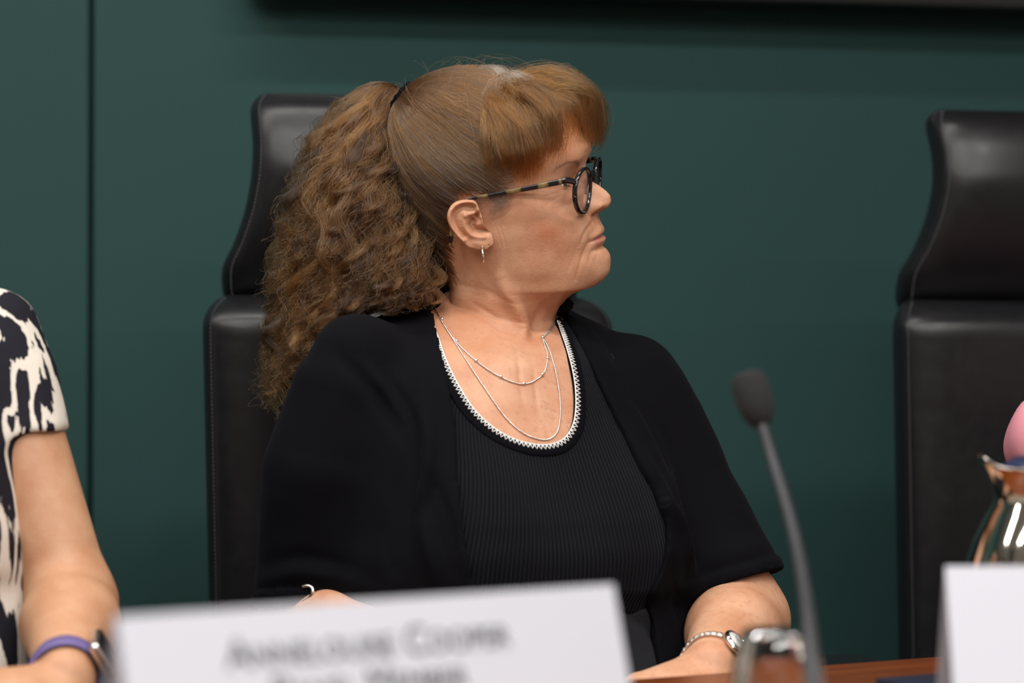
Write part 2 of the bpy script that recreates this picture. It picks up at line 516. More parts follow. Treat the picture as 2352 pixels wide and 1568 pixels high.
def superrow(Fp, Bp, Lp, Pp, th):
    """points of the cross-sections (rows x angles x 3); offsets in metres may be added to Pp"""
    O = Bp + (Fp - Bp) * Pp[:, 1:2]
    fv = Fp - Bp; ln = np.linalg.norm(fv, axis=1, keepdims=True); fv = fv / ln
    af = ln * (1 - Pp[:, 1:2]); ab = ln * Pp[:, 1:2]
    c, s = np.cos(th)[None], np.sin(th)[None]
    fr = c >= 0
    a = np.where(fr, af, ab); p = np.where(fr, Pp[:, 2:3], Pp[:, 3:4])
    r = (np.abs(c / a) ** p + np.abs(s / Pp[:, 0:1]) ** p) ** (-1 / p)
    return O[:, None] + (r * c)[..., None] * fv[:, None] + (r * s)[..., None] * Lp[:, None]
def loft_rows(i0, i1, step, grow=0.0):
    """dense rows between key rows i0..i1 spaced about step metres"""
    mid = (KF + KB) / 2
    dist = np.maximum(np.linalg.norm(np.diff(KF, axis=0), axis=1), np.linalg.norm(np.diff(mid, axis=0), axis=1))
    t = np.concatenate([[0], np.cumsum(np.maximum(dist, 0.002))])
    n = int((t[i1] - t[i0]) / step)
    x = np.linspace(t[i0], t[i1], n)
    Fp, Bp, Lp, Pp = (pchip(t, k, x) for k in (KF, KB, KL, KP))
    Lp = Lp / np.linalg.norm(Lp, axis=1, keepdims=True)
    fv = Fp - Bp; fv = fv / np.linalg.norm(fv, axis=1, keepdims=True)
    Lp = Lp - fv * (Lp * fv).sum(1, keepdims=True); Lp = Lp / np.linalg.norm(Lp, axis=1, keepdims=True)
    if grow:
        Fp = Fp + fv * grow; Bp = Bp - fv * grow; Pp = Pp.copy(); Pp[:, 0] += grow
    return Fp, Bp, Lp, Pp
def thetas(n, k=0.35):
    u = np.linspace(-1, 1, n, endpoint=False)
    return np.pi * (k * u + (1 - k) * u ** 3)

def chest_shape(P):
    """bust and belly volume added to torso points"""
    q = tl(P)
    fr = sstep(0.02, 0.09, q[..., 1])
    b = 0.020 * (gauss((q[..., 0] - 0.085, 0.062), (q[..., 2] - 0.895, 0.062)) + gauss((q[..., 0] + 0.085, 0.062), (q[..., 2] - 0.895, 0.062)))
    hol = -0.006 * 0.25 * gauss((np.abs(q[..., 0]) - 0.07, 0.03), (q[..., 2] - 1.003, 0.015)) + 0.0015 * gauss((np.abs(q[..., 0]) - 0.06, 0.05), (q[..., 2] - 1.022, 0.012))
    notch = -0.007 * gauss((q[..., 0], 0.011), (q[..., 2] - 1.040, 0.012))
    return P + (fr * (b + hol + notch))[..., None] * TF

FACE = {}
def face_shape(P):
    """displace head-local points (mm): nose, lips, chin, eyes, cheeks, folds"""
    x, y, z = P[..., 0].copy(), P[..., 1], P[..., 2]
    ay = np.abs(y)
    front = sstep(35, 60, x)
    D = pchip(PZ[:, 0], PZ[:, 1], z) - pchip(QZ[:, 0], QZ[:, 1], z)
    D = np.where((z > 88) | (z < -86), 0, D)
    wz = pchip([-87, -70, -60, -50, -46, -42, -38.4, -34, -30, -22, -17, -14.2, -12, -6, 0, 8, 16, 26, 34, 44, 60],
               [30, 25, 21, 19, 21, 22, 25, 21, 14, 9, 8.5, 10, 11.2, 12.6, 12.2, 11.2, 10.2, 9, 12, 20, 30], z)
    ez = pchip([-87, -50, -44, -38, -20, -13, 0, 20, 34, 60], [2.2, 2.2, 2.4, 2.6, 2.2, 2.6, 2.2, 1.9, 2, 2], z)
    dx = D * np.exp(-(ay / wz) ** ez)
    # wings of the nose, crease behind them, nostrils
    dx += 8.2 * gauss((ay - 13.4, 4.2), (z + 6.4, 6.0)) - 2.4 * gauss((ay - 19.5, 2.0), (z + 6, 7))
    dx -= 9.0 * gauss((ay - 8.0, 3.4), (z + 12.2, 2.0))
    # eye socket, brow, inner corner
    dx -= 5.4 * gauss((ay - 31, 12.0), (z - 25, 9.5)) + 4.5 * gauss((ay - 17, 6), (z - 25, 8))
    dx += 2.6 * gauss((ay - 28, 17), (z - 45.5, 6.0))
    # pouch under the eye and its crease
    dx += 1.6 * gauss((ay - 33, 12), (z - 11, 4.5)) - 0.9 * gauss((ay - 32, 13), (z - 4, 2.8))
    # cheek, cheek pad, jowl, hollow at the mouth corner
    dx += 5.0 * gauss((ay - 42, 18), (z + 8, 14)) + 3.5 * gauss((ay - 41, 13), (z + 30, 14)) + 4.0 * gauss((ay - 34, 11), (z + 62, 12))
    dx -= 2.4 * gauss((ay - 25.5, 5), (z + 40, 6)) + 1.5 * gauss((ay - 13, 12), (z + 49, 3.6))
    # philtrum
    dx -= 0.9 * gauss((y, 2.4), (z + 23, 6)) - 0.5 * gauss((ay - 4.2, 1.8), (z + 23, 7))
    # mouth slit
    slit = -38.4 - 0.0022 * ay ** 2
    dx -= 1.5 * gauss((z - slit, 1.0)) * (1 - sstep(21, 26, ay))
    dx = dx * front
    dy = 3.0 * gauss((x - 30, 24), (z + 52, 16)) * sstep(30, 50, ay) * np.sign(y)     # jaw angle and jowl
    dy += 2.2 * gauss((x - 48, 18), (z - 5, 13)) * sstep(30, 50, ay) * np.sign(y)      # cheek bone
    dy -= 2.5 * gauss((x - 62, 16), (z - 34, 13)) * sstep(30, 50, ay) * np.sign(y)     # temple
    Q = P.copy()
    Q[..., 0] = P[..., 0] + dx
    Q[..., 1] = y + dy
    # fine folds drawn in the side view (x, z), both sides
    g = np.zeros_like(x)
    flat = np.stack([Q[..., 0].ravel(), Q[..., 2].ravel()], -1)
    side = (sstep(9, 14, ay) * sstep(-5, 10, Q[..., 0])).ravel()
    folds = [([(98, -12), (93, -20), (86, -30), (82, -38)], 1.5, 1.7),            # nose to mouth
             ([(85.5, -41), (81, -50), (76, -61), (71, -72)], 1.5, 1.8),          # mouth corner to jaw
             ([(80, -36), (75, -46), (69, -57), (63, -66)], 0.4, 1.1),
             ([(76, -33), (70, -43), (63, -52)], 0.3, 1.0),
             ([(90, -44), (87, -52), (84.5, -60)], 0.6, 1.2),
             ([(94, -50), (91, -57), (90, -64)], 0.45, 1.1),
             ([(7, 14), (10.5, 5), (13.5, -5), (14.5, -16), (14, -24)], 0.9, 1.0),     # creases before the ear
             ([(4, 12), (8, 3), (10, -8), (10, -20), (9.5, -30)], 0.9, 1.0),
             ([(74, 15), (66, 12), (60, 8)], 0.5, 1.1), ([(72, 19), (64, 18.5), (57, 17)], 0.5, 1.1),   # crow's feet
             ([(72, 23), (65, 25), (59, 27)], 0.4, 1.1),
             ([(92, -21), (93, -30)], 0.35, 0.8), ([(95, -22), (95.5, -31)], 0.35, 0.8), ([(89, -24), (90, -32)], 0.3, 0.8)]
    for line, dep, wd in folds:
        dd, fr = polydist(flat, line)
        g += 0.42 * (-dep * np.exp(-(dd / (0.72 * wd)) ** 2) + 0.45 * dep * np.exp(-((dd - 1.8 * wd) / (1.2 * wd)) ** 2)).reshape(x.shape) * (np.sin(np.pi * (0.12 + 0.8 * fr)) ** 0.6).reshape(x.shape) * side.reshape(x.shape)
    nrmv = np.stack([Q[..., 0] - 10, Q[..., 1] * 1.1, np.zeros_like(x)], -1)
    nrmv /= np.linalg.norm(nrmv, axis=-1, keepdims=True) + 1e-9
    low = vnoise(Q.reshape(-1, 3) / 17.0, 3).reshape(x.shape) * 0.32 + vnoise(Q.reshape(-1, 3) / 6.0, 4).reshape(x.shape) * 0.08
    return Q + nrmv * (g + low * sstep(0, 20, x) * sstep(-120, -90, z))[..., None]

# body: crown to hips in one loft
TH = thetas(520)
Fp, Bp, Lp, Pp = loft_rows(0, len(KF) - 1, 0.00095)
BV = superrow(Fp, Bp, Lp, Pp, TH)
hloc = hl(BV.reshape(-1, 3)).reshape(BV.shape) * 1000
isface = sstep(-112, -96, hloc[..., 2]) * sstep(-60, 10, hloc[..., 0])
fs = face_shape(hloc)
hloc2 = hloc + (fs - hloc) * isface[..., None]
BV = hw(hloc2.reshape(-1, 3) / 1000).reshape(BV.shape)
BV = chest_shape(BV)
# sinews and rings of the turned neck, drawn as seen from her right side and traced onto the loft
NECKLOC = hl(BV.reshape(-1, 3)).reshape(BV.shape) * 1000
def surf_hit(bvh, px, py):
    r = ray(px, py)
    h = bvh.ray_cast(Vector(CAM), Vector(r / np.linalg.norm(r)), 10)
    return None if h[0] is None else np.array(h[0])
nr, nc = BV.shape[:2]
bf = grid_faces(nr, nc)
def grid_normals(V):
    du = np.roll(V, -1, 1) - np.roll(V, 1, 1); dv = np.gradient(V, axis=0)
    n = np.cross(du, dv); n /= np.linalg.norm(n, axis=-1, keepdims=True) + 1e-12
    c = V.mean(1, keepdims=True)
    if ((V - c) * n).sum() < 0: n = -n
    return n
sub = BV[::6, ::6]
body_bvh = BVHTree.FromPolygons([tuple(p) for p in sub.reshape(-1, 3)], grid_faces(*sub.shape[:2]).tolist())
msk = np.exp(-((np.linspace(0, 1, nr) * 0 + BV[..., 2].mean(1) - 1.062) / 0.022) ** 4)[:, None, None] * sstep(-0.080, -0.097, hl(BV.reshape(-1, 3)).reshape(BV.shape)[..., 2:3])
for it_ in range(260):
    av = 0.25 * (np.roll(BV, 1, 1) + np.roll(BV, -1, 1)); av[1:-1] += 0.25 * (BV[2:] + BV[:-2]); av[0] = BV[0]; av[-1] = BV[-1]
    BV = BV + 0.8 * msk * (av - BV)
nn = grid_normals(BV)
disp = np.zeros((nr, nc))
flat = BV.reshape(-1, 3)
def trace(pxs):
    return [p for p in (surf_hit(body_bvh, *q) for q in pxs) if p is not None]
def dist3(pts, line):
    best = np.full(len(pts), 1e9); frac = np.zeros(len(pts)); L = 0; tot = sum(np.linalg.norm(b - a) for a, b in zip(line, line[1:]))
    for a, b in zip(line, line[1:]):
        ab = b - a; t = np.clip(((pts - a) @ ab) / max(ab @ ab, 1e-12), 0, 1)
        d = np.linalg.norm(pts - a - t[:, None] * ab, axis=1); k = d < best
        best[k] = d[k]; frac[k] = (L + t[k] * np.linalg.norm(ab)) / tot; L += np.linalg.norm(ab)
    return best, frac
NF = [([(1150, 640), (1185, 700), (1205, 760), (1215, 800)], 0.0075, 0.0085),        # sinew from ear to breastbone
      ([(1250, 700), (1230, 750), (1208, 800)], -0.0045, 0.007),
      ([(1295, 668), (1275, 715), (1262, 740)], 0.002, 0.005),
      ([(1080, 690), (1140, 730), (1200, 745)], -0.0012, 0.003), ([(1090, 720), (1150, 757), (1200, 775)], -0.0012, 0.0028),
      ([(1110, 665), (1170, 690), (1235, 690)], -0.0008, 0.003), ([(1120, 750), (1165, 778), (1205, 790)], -0.0006, 0.0025),
      ([(1185, 800), (1192, 850), (1200, 920)], -0.0011, 0.003), ([(1215, 810), (1228, 880), (1235, 950)], -0.0010, 0.003),
      ([(1100, 800), (1140, 800), (1190, 806)], 0.0012, 0.010), ([(1225, 806), (1255, 800), (1280, 790)], 0.0012, 0.010)]
zsel = (flat[:, 2] > 0.90) & (flat[:, 2] < 1.12)
idx = np.where(zsel)[0]
for pxs, dep, wd in NF:
    ln = trace(pxs)
    if len(ln) < 2: continue
    d, fr = dist3(flat[idx], ln)
    disp.reshape(-1)[idx] += dep * np.exp(-(d / wd) ** 2) * np.sin(np.pi * (0.1 + 0.8 * fr))
BV = BV + nn * disp[..., None]
BV = BV - nn * (0.012 * sstep(0.86, 0.79, BV[..., 2]))[..., None]      # kept inside the clothes
flat = BV.reshape(-1, 3)
BODY_V, BODY_F = flat, bf
sub = BV[::3, ::3]
body_bvh = BVHTree.FromPolygons([tuple(p) for p in sub.reshape(-1, 3)], grid_faces(*sub.shape[:2]).tolist())

# ------------------------------------------------------------------ ears (one outline, mirrored)
def ear_px(c):
    return 1000 + c[0] / 7.84, 440 + c[1] / 7.84
EAR_A = math.radians(20)
EAR_O = np.array([0.004, -0.0728, 0.0])
EAR_N = np.array([math.sin(EAR_A) * 1.0, -math.cos(EAR_A), 0.0])   # outward, turned forward
def ear_plane(c):
    """ear drawing coordinates -> head-local point on the plane of the ear"""
    d = ray(*ear_px(c)) @ HR; o = (CAM - HC) @ HR
    t = ((EAR_O - o) @ EAR_N) / (d @ EAR_N)
    return o + d * t
EOUT = np.array([(690, 150), (560, 142), (430, 160), (330, 205), (250, 300), (212, 420), (225, 540), (270, 650), (350, 760), (440, 865), (530, 950), (620, 1005), (720, 1032),
                 (820, 1046), (905, 1045), (955, 1015), (985, 985), (1030, 965), (1045, 900), (1030, 820), (1000, 745), (950, 690), (905, 640), (868, 580), (850, 510), (835, 445), (815, 380), (790, 310), (760, 235), (730, 180)], float)
EC = np.array([660.0, 600.0])
na, nrho = 144, 46
ecl = crom(np.vstack([EOUT, EOUT[:1]]), 12)[:-1]
ang = np.unwrap(np.arctan2(ecl[:, 1] - EC[1], ecl[:, 0] - EC[0]))
if ang[-1] < ang[0]: ecl = ecl[::-1]; ang = ang[::-1]
o_ = np.argsort(ang); ang = ang[o_]; ecl = ecl[o_]
phi = np.linspace(ang[0], ang[0] + 2 * np.pi, na, endpoint=False)
Rr = np.interp(phi, np.concatenate([ang, [ang[0] + 2*np.pi]]), np.concatenate([np.hypot(*(ecl - EC).T), [np.hypot(*(ecl[0] - EC))]]))
rho = np.linspace(0.0, 1.0, nrho)
EP = EC + (rho[:, None] * Rr[None])[..., None] * np.stack([np.cos(phi), np.sin(phi)], -1)[None]
def ear_h(p):
    """height of the ear over its plane in mm"""
    q = p.reshape(-1, 2)
    h = np.full(len(q), 1.2)
    def rid(line, amp, wd):
        d, fr = polydist(q, line)
        return amp * np.exp(-(d / wd) ** 2)
    h += rid([(760, 320), (740, 230), (670, 178), (560, 175), (440, 195), (345, 250), (270, 340), (245, 440), (262, 560), (320, 680), (400, 780), (500, 870)], 4.4, 44)
    h -= rid([(690, 270), (600, 255), (480, 265), (390, 320), (340, 400), (335, 500), (370, 620), (430, 720), (510, 800)], 2.6, 52)
    h += rid([(520, 400), (500, 500), (520, 610), (570, 700), (640, 760), (740, 790), (860, 800)], 3.4, 62)
    h += rid([(700, 390), (620, 400), (540, 430)], 2.0, 40)
    h -= rid([(660, 310), (580, 320)], 1.4, 40)
    h -= rid([(680, 520), (660, 600), (710, 690), (800, 710), (900, 700)], 8.0, 72)
    h -= rid([(740, 420), (760, 470)], 4.5, 40)
    h += rid([(845, 450), (870, 540), (905, 620)], 2.8, 38)
    h += rid([(700, 470), (760, 500), (800, 460)], 1.6, 26)
    h -= rid([(930, 690), (985, 730)], 1.2, 30)
    h += rid([(740, 920), (850, 940)], 1.8, 75) - rid([(955, 960), (965, 1010)], 1.2, 16)
    return h.reshape(p.shape[:-1])
EH = ear_h(EP)
edge = np.clip((1 - rho) / 0.10, 0, 1)[:, None]
EH = EH * (0.35 + 0.65 * np.sqrt(1 - (1 - edge) ** 2))
ep3 = np.array([[ear_plane(c) for c in r] for r in EP]) + (EH / 1000)[..., None] * EAR_N
rings = [ep3]
base = np.array([ear_plane(c) for c in EP[-1]])
cen = ear_plane(EC)
for sc, dp in ((0.995, -1.6), (0.97, -3.0), (0.92, -4.0), (0.80, -5.5), (0.70, -12), (0.66, -20)):
    rings.append((cen + (base - cen) * sc + EAR_N * dp / 1000)[None])
EARL = np.concatenate(rings)
ner = len(EARL)
ear_f = grid_faces(ner, na)
EAR_R = hw(EARL.reshape(-1, 3))
EAR_L = hw(EARL.reshape(-1, 3) * np.array([1, -1, 1]))

# ------------------------------------------------------------------ eyelids: shells over the eyeballs
EYE = np.array([66.6, 31.8, 25.5]); EYE_R = 12.4
def lid(sgn, upper):
    V = []; n1, n2 = 14, 40
    for i in range(n1):
        for j in range(n2):
            az = math.radians(-76 + 152 * j / (n2 - 1))
            e = math.cos(az * 1.45) if abs(az) < math.radians(62) else 0
            e0 = math.radians(9) * max(e, 0) if upper else math.radians(-15) * max(e, 0)   # lid margin
            e1 = math.radians(70 if upper else -56)
            el = e0 + (e1 - e0) * i / (n1 - 1)
            r = EYE_R + (0.3 if i == 0 else 0.7) + (0.5 * math.sin(i / (n1 - 1) * math.pi) if upper else 0.3)
            V.append((EYE[0] + r * math.cos(el) * math.cos(az), sgn * EYE[1] + r * math.cos(el) * math.sin(az), EYE[2] + r * math.sin(el)))
    return hw(np.array(V) / 1000), grid_faces(n1, n2, False)
lids = [lid(s, u) for s in (1, -1) for u in (True, False)]

# ------------------------------------------------------------------ distance fields -> continuous limbs and clothes
import openvdb
def field_mesh(arr, lo, vs):
    g = openvdb.FloatGrid(float(vs * 4))
    g.copyFromArray(np.ascontiguousarray(arr, np.float32))
    p, q = g.convertToQuads(0.0)
    return np.asarray(p, float) * vs + np.asarray(lo), np.asarray(q)
def fgrid(lo, hi, vs):
    n = np.ceil((np.asarray(hi) - lo) / vs).astype(int) + 1
    ax = [np.float32(lo[k]) + np.arange(n[k], dtype=np.float32) * np.float32(vs) for k in range(3)]
    return np.stack(np.meshgrid(*ax, indexing='ij'), -1)
def cap(G, a, b, ra, rb, sq=None):
    """tapered capsule; sq = (axis, factor) flattens along a unit axis"""
    a = np.asarray(a, np.float32); b = np.asarray(b, np.float32)
    if sq is not None:
        ax, k = np.asarray(sq[0], np.float32), sq[1]
        P = G - a; P = P + ((P @ ax) * np.float32(k - 1))[..., None] * ax
        ab = b - a; ab = ab + (ab @ ax) * (k - 1) * ax
    else:
        P = G - a; ab = b - a
    t = np.clip((P @ ab) / np.float32(ab @ ab), 0, 1)
    return np.linalg.norm(P - t[..., None] * ab, axis=-1) - (np.float32(ra) + t * np.float32(rb - ra))
def smin(a, b, k):
    h = np.clip(0.5 + 0.5 * (b - a) / k, 0, 1)
    return b + (a - b) * h - k * h * (1 - h)
def mesh_field(V, F, lo, shape, vs, half=9):
    """signed distance of a closed quad mesh sampled on the grid"""
    tr = openvdb.createLinearTransform(voxelSize=vs)
    g = openvdb.FloatGrid.createLevelSetFromPolygons((np.asarray(V) - np.asarray(lo)).astype(np.float32), quads=np.asarray(F, np.uint32), transform=tr, halfWidth=half)
    a = np.empty(shape, np.float32)
    g.copyToArray(a, ijk=(0, 0, 0))
    return a

def arm_field(sh, el, wr, kn, up, G, r=(0.052, 0.047, 0.046, 0.0265), thumb=1.0, curl=0.5, fing=True, kf=1.0):
    """arm from shoulder to fingertips: sh, el, wr, kn = joints, up = back of the hand"""
    sh, el, wr, kn, up = (np.asarray(p, float) for p in (sh, el, wr, kn, up))
    d = cap(G, sh, el, r[0], r[1] * 0.98)
    fa = el + (wr - el) * 0.30
    f = smin(cap(G, el, fa, r[1] * 0.96, r[2]), cap(G, fa, wr, r[2], r[3], None), 0.02)
    d = smin(d, f, 0.022)
    dh = nrm(kn - wr); up = nrm(up - dh * (up @ dh)); sd = np.cross(dh, up) * thumb     # thumb side
    L = np.linalg.norm(kn - wr)
    palm = cap(G, wr + dh * 0.012, wr + dh * L * 0.93, 0.027, 0.036, (up, 2.1))
    d = smin(d, palm, 0.012)
    if not fing: return d
    lens = ((0.042, 0.026, 0.020), (0.047, 0.030, 0.021), (0.043, 0.028, 0.021), (0.034, 0.021, 0.018))
    for k, seg in enumerate(lens):
        off = (1.5 - k) * 0.0195
        p = wr + dh * (L * (0.98 if k in (1, 2) else 0.94)) + sd * off - up * 0.001
        a = curl * 0.5 + 0.06 * k; rr = (0.0096, 0.0099, 0.0094, 0.0084)[k] * kf
        fd = None
        for j, ln in enumerate(seg):
            dr = dh * math.cos(a) - up * math.sin(a) + sd * (0.05 * (1.5 - k))
            q = p + nrm(dr) * ln
            c_ = cap(G, p, q, rr * (1 - 0.08 * j), rr * (0.93 - 0.09 * j))
            fd = c_ if fd is None else smin(fd, c_, 0.004)
            p = q; a += curl * 0.85
        d = smin(d, fd, 0.006)
    p = wr + dh * 0.022 + sd * 0.022 - up * 0.006
    t1 = p + nrm(dh * 0.72 + sd * 0.62 - up * 0.22) * 0.044
    t2 = t1 + nrm(dh * 0.88 + sd * 0.22 - up * 0.30) * 0.032
    t3 = t2 + nrm(dh * 0.95 - sd * 0.02 - up * 0.34) * 0.025
    th_ = smin(smin(cap(G, p, t1, 0.016, 0.0122), cap(G, t1, t2, 0.0116, 0.0104), 0.005), cap(G, t2, t3, 0.0104, 0.0086), 0.004)
    return smin(d, th_, 0.008)
def limb(sh, el, wr, kn, up, vs=0.0022, **kw):
    P = np.array([sh, el, wr, kn]); lo = P.min(0) - 0.075; hi = P.max(0) + 0.075
    dh = nrm(np.asarray(kn) - np.asarray(wr)); tip = np.asarray(kn) + dh * 0.11
    lo = np.minimum(lo, tip - 0.03); hi = np.maximum(hi, tip + 0.03)
    G = fgrid(lo, hi, vs)
    return field_mesh(arm_field(sh, el, wr, kn, up, G, **kw), lo, vs)

ARM_L = dict(sh=at(1462, 885, 2.52), el=at(1703, 1424, 2.455), wr=at(1632, 1530, 2.285), kn=at(1505, 1600, 2.235), up=(0.0, -0.45, 0.9))
ARM_R = dict(sh=at(825, 860, 2.415), el=at(715, 1420, 2.43), wr=at(930, 1520, 2.245), kn=at(1065, 1575, 2.19), up=(0.0, -0.35, 0.95))
arm_l = limb(**ARM_L, thumb=-1.0, curl=0.55, r=(0.040, 0.046, 0.0435, 0.0255))
arm_r = limb(**ARM_R, thumb=1.0, curl=0.55, r=(0.040, 0.050, 0.046, 0.0255))

# ------------------------------------------------------------------ ribbed top
iT = n_head_rows
fF, fB, fL, fP = loft_rows(iT - 1, iT + 11, 0.0016, 0.0042)
THT = thetas(560)
TK = chest_shape(superrow(fF, fB, fL, fP, THT))
q = tl(TK)
TK = TK - (grid_normals(TK) * (0.012 * sstep(0.782, 0.762, TK[..., 2]))[..., None])
TK = TK + (0.0012 * vnoise(TK.reshape(-1, 3) * 18, 9).reshape(q.shape[:2]))[..., None] * TF
sub = TK[::3, ::3]
tank_bvh = BVHTree.FromPolygons([tuple(p) for p in sub.reshape(-1, 3)], grid_faces(*sub.shape[:2]).tolist())
NECK_PX = [(975, 690), (990, 735), (1008, 785), (1024, 830), (1048, 880), (1082, 935), (1120, 975), (1160, 1002), (1205, 1019), (1250, 1024), (1288, 1014), (1312, 985), (1321, 945), (1320, 890),
           (1310, 835), (1296, 788), (1283, 752), (1276, 738)]
def trace_on(bvh, pxs, n=10):
    pts = crom(np.array(pxs, float), n)
    out = [surf_hit(bvh, *p) for p in pts]
    return np.array([p for p in out if p is not None])
NECK3 = trace_on(tank_bvh, NECK_PX[1:])
nk = tl(NECK3)
poly = np.vstack([[(-0.09, 1.25)], [(nk[0, 0] - 0.004, nk[0, 2] + 0.03)], nk[:, [0, 2]], [(nk[-1, 0] + 0.004, nk[-1, 2] + 0.03)], [(0.12, 1.25)]])
fr_ = grid_faces(*TK.shape[:2])
cen_ = tl(TK.reshape(-1, 3)[fr_].mean(1))
cutm = inpoly(cen_[:, [0, 2]], poly) & (cen_[:, 1] > -0.03) | (cen_[:, 2] > 1.064)
tank_f = fr_[~cutm]
ref = TK[int(len(TK) * 0.45)]
arc = np.concatenate([[0], np.cumsum(np.linalg.norm(np.diff(ref, axis=0), axis=1))])
rib = np.repeat((arc * 2 * np.pi / 0.0034)[None], len(TK), 0).ravel()

# black edging and white scalloped stitching round the neckline
def frame_line(P, bvh):
    """surface normal and inward (down the cloth) direction along a traced line"""
    T = np.gradient(P, axis=0); T /= np.linalg.norm(T, axis=1)[:, None]
    Nn = []
    for p in P:
        h = bvh.find_nearest(Vector(p)); n = np.array(h[1])
        if n @ (p - TC - np.array([0, 0, p[2]])) < 0: n = -n
        Nn.append(n)
    Nn = np.array(Nn)
    k = np.ones(9) / 9
    Nn = np.stack([np.convolve(np.pad(Nn[:, c], 4, mode='edge'), k, 'valid') for c in range(3)], -1)
    Nn /= np.linalg.norm(Nn, axis=1)[:, None]
    return T, Nn, np.cross(T, Nn)
def resample(P, step):
    L = np.concatenate([[0], np.cumsum(np.linalg.norm(np.diff(P, axis=0), axis=1))])
    x = np.arange(0, L[-1], step)
    return np.stack([np.interp(x, L, P[:, c]) for c in range(3)], -1)
NE = resample(NECK3, 0.0015)
T_, N_, I_ = frame_line(NE, tank_bvh)
if (I_[len(I_)//2])[2] > 0: I_ = -I_
prof = [(-0.0012, -0.0018), (-0.0008, 0.0012), (0.004, 0.0022), (0.0105, 0.0020), (0.0118, 0.0003), (0.0118, -0.0018)]
edge_v = np.concatenate([NE + I_ * a + N_ * b for a, b in prof]); nE = len(NE)
edge_f = grid_faces(len(prof), nE, False)
zz = resample(NECK3, 0.0045)
Tz, Nz, Iz = frame_line(zz, tank_bvh)
if Iz[len(Iz)//2][2] > 0: Iz = -Iz
bits = [tube(NE + N_ * 0.0021 - I_ * 0.0004, 0.0007, 8)]
for k in range(len(zz)):
    a = zz[k] + Nz[k] * 0.0021
    for s in (-1, 1):
        b0 = a + Tz[k] * 0.0019 * s; tip = a + Iz[k] * 0.0048 + Nz[k] * 0.0004
        bits.append(tube(np.array([b0, (b0 + tip) / 2 + Tz[k] * 0.0002 * s, tip]), np.array([0.00062, 0.00055, 0.0003]), 6))
trim_v, trim_f = join(bits)

# ------------------------------------------------------------------ cardigan: torso and sleeves in one distance field
VC = 0.0032
clo = np.array([-0.31, 2.24, 0.665]); chi = np.array([0.31, 2.68, 1.135])
G = fgrid(clo, chi, VC)
fF, fB, fL, fP = loft_rows(iT - 1, iT + 13, 0.006, 0.011)
CT = chest_shape(superrow(fF, fB, fL, fP, thetas(120, 0.8)))
nrr, ncc = CT.shape[:2]
cv = np.concatenate([CT.reshape(-1, 3), [CT[0].mean(0)], [CT[-1].mean(0)]])
cf = grid_faces(nrr, ncc).tolist()
c0, c1 = nrr * ncc, nrr * ncc + 1
tri = []
for j in range(ncc):
    j2 = (j + 1) % ncc
    tri.append((c0, j2, j)); tri.append((c1, (nrr-1)*ncc + j, (nrr-1)*ncc + j2))
tr_ = openvdb.createLinearTransform(voxelSize=VC)
lg = openvdb.FloatGrid.createLevelSetFromPolygons((cv - clo).astype(np.float32), triangles=np.array(tri, np.uint32), quads=np.array(cf, np.uint32), transform=tr_, halfWidth=10)
fld = np.empty(G.shape[:3], np.float32); lg.copyToArray(fld, ijk=(0, 0, 0))
SL_L = [(at(1452, 872, 2.52), 0.046), (at(1505, 985, 2.515), 0.053), (at(1563, 1136, 2.50), 0.057), (at(1672, 1336, 2.462), 0.0565)]
SL_R = [(at(822, 828, 2.405), 0.047), (at(793, 905, 2.40), 0.054), (at(752, 1090, 2.40), 0.0655), (at(720, 1415, 2.425), 0.0615)]
def sleeve(path, n_end, cpt):
    d = None
    for (a, ra), (b, rb) in zip(path, path[1:]):
        c = cap(G, a, b, ra, rb); d = c if d is None else np.minimum(d, c)
    pl = (G - np.float32(cpt)) @ np.float32(n_end)
    d = d - 0.0026 * (pl > -0.0135) + 0.0012 * np.exp(-((pl + 0.016) / 0.003) ** 2)
    d = np.maximum(d, pl)
    return np.maximum(d, -np.maximum(d + 0.007, -(pl + 0.012)))
aL = at(1695, 1338, 2.46); aR = at(715, 1406, 2.42)
nL = nrm(np.array([0.30, -0.14, -0.94])); nR = nrm(np.array([-0.05, -0.20, -0.95]))
sl = np.minimum(sleeve(SL_L, nL, aL), sleeve(SL_R, nR, aR))
fld = smin(fld, sl, 0.026)
# front opening, traced on the top in torso coordinates
OP_R = [(982, 700), (1000, 762), (1020, 850), (1034, 930), (1042, 1020), (1046, 1110), (1056, 1210), (1072, 1320), (1082, 1400)]
OP_L = [(1480, 1440), (1478, 1395), (1495, 1345), (1520, 1290), (1527, 1225), (1512, 1140), (1470, 1065), (1425, 990), (1380, 900), (1335, 800), (1300, 742), (1284, 716)]
o1 = tl(trace_on(tank_bvh, OP_R, 6)); o2 = tl(trace_on(tank_bvh, OP_L, 6))
OPOLY = np.vstack([[(o1[0, 0] + 0.004, 1.25)], o1[:, [0, 2]], [(o1[-1, 0], 0.5)], [(o2[0, 0] + 0.01, 0.5)], o2[:, [0, 2]], [(o2[-1, 0] - 0.004, 1.25)]])
gu = np.arange(-0.30, 0.30, 0.0015); gz = np.arange(0.62, 1.2, 0.0015)
uu, zz_ = np.meshgrid(gu, gz, indexing='ij'); pp = np.stack([uu.ravel(), zz_.ravel()], -1)
pd = polydist(pp, np.vstack([OPOLY, OPOLY[:1]]))[0]
PSD = np.where(inpoly(pp, OPOLY), -pd, pd).reshape(uu.shape).astype(np.float32)
ql = tl(G.reshape(-1, 3)).reshape(G.shape)
iu = np.clip(((ql[..., 0] + 0.30) / 0.0015).astype(int), 0, len(gu) - 1); iz = np.clip(((ql[..., 2] - 0.62) / 0.0015).astype(int), 0, len(gz) - 1)
psd = PSD[iu, iz]
frontm = sstep(-0.01, 0.02, ql[..., 1])
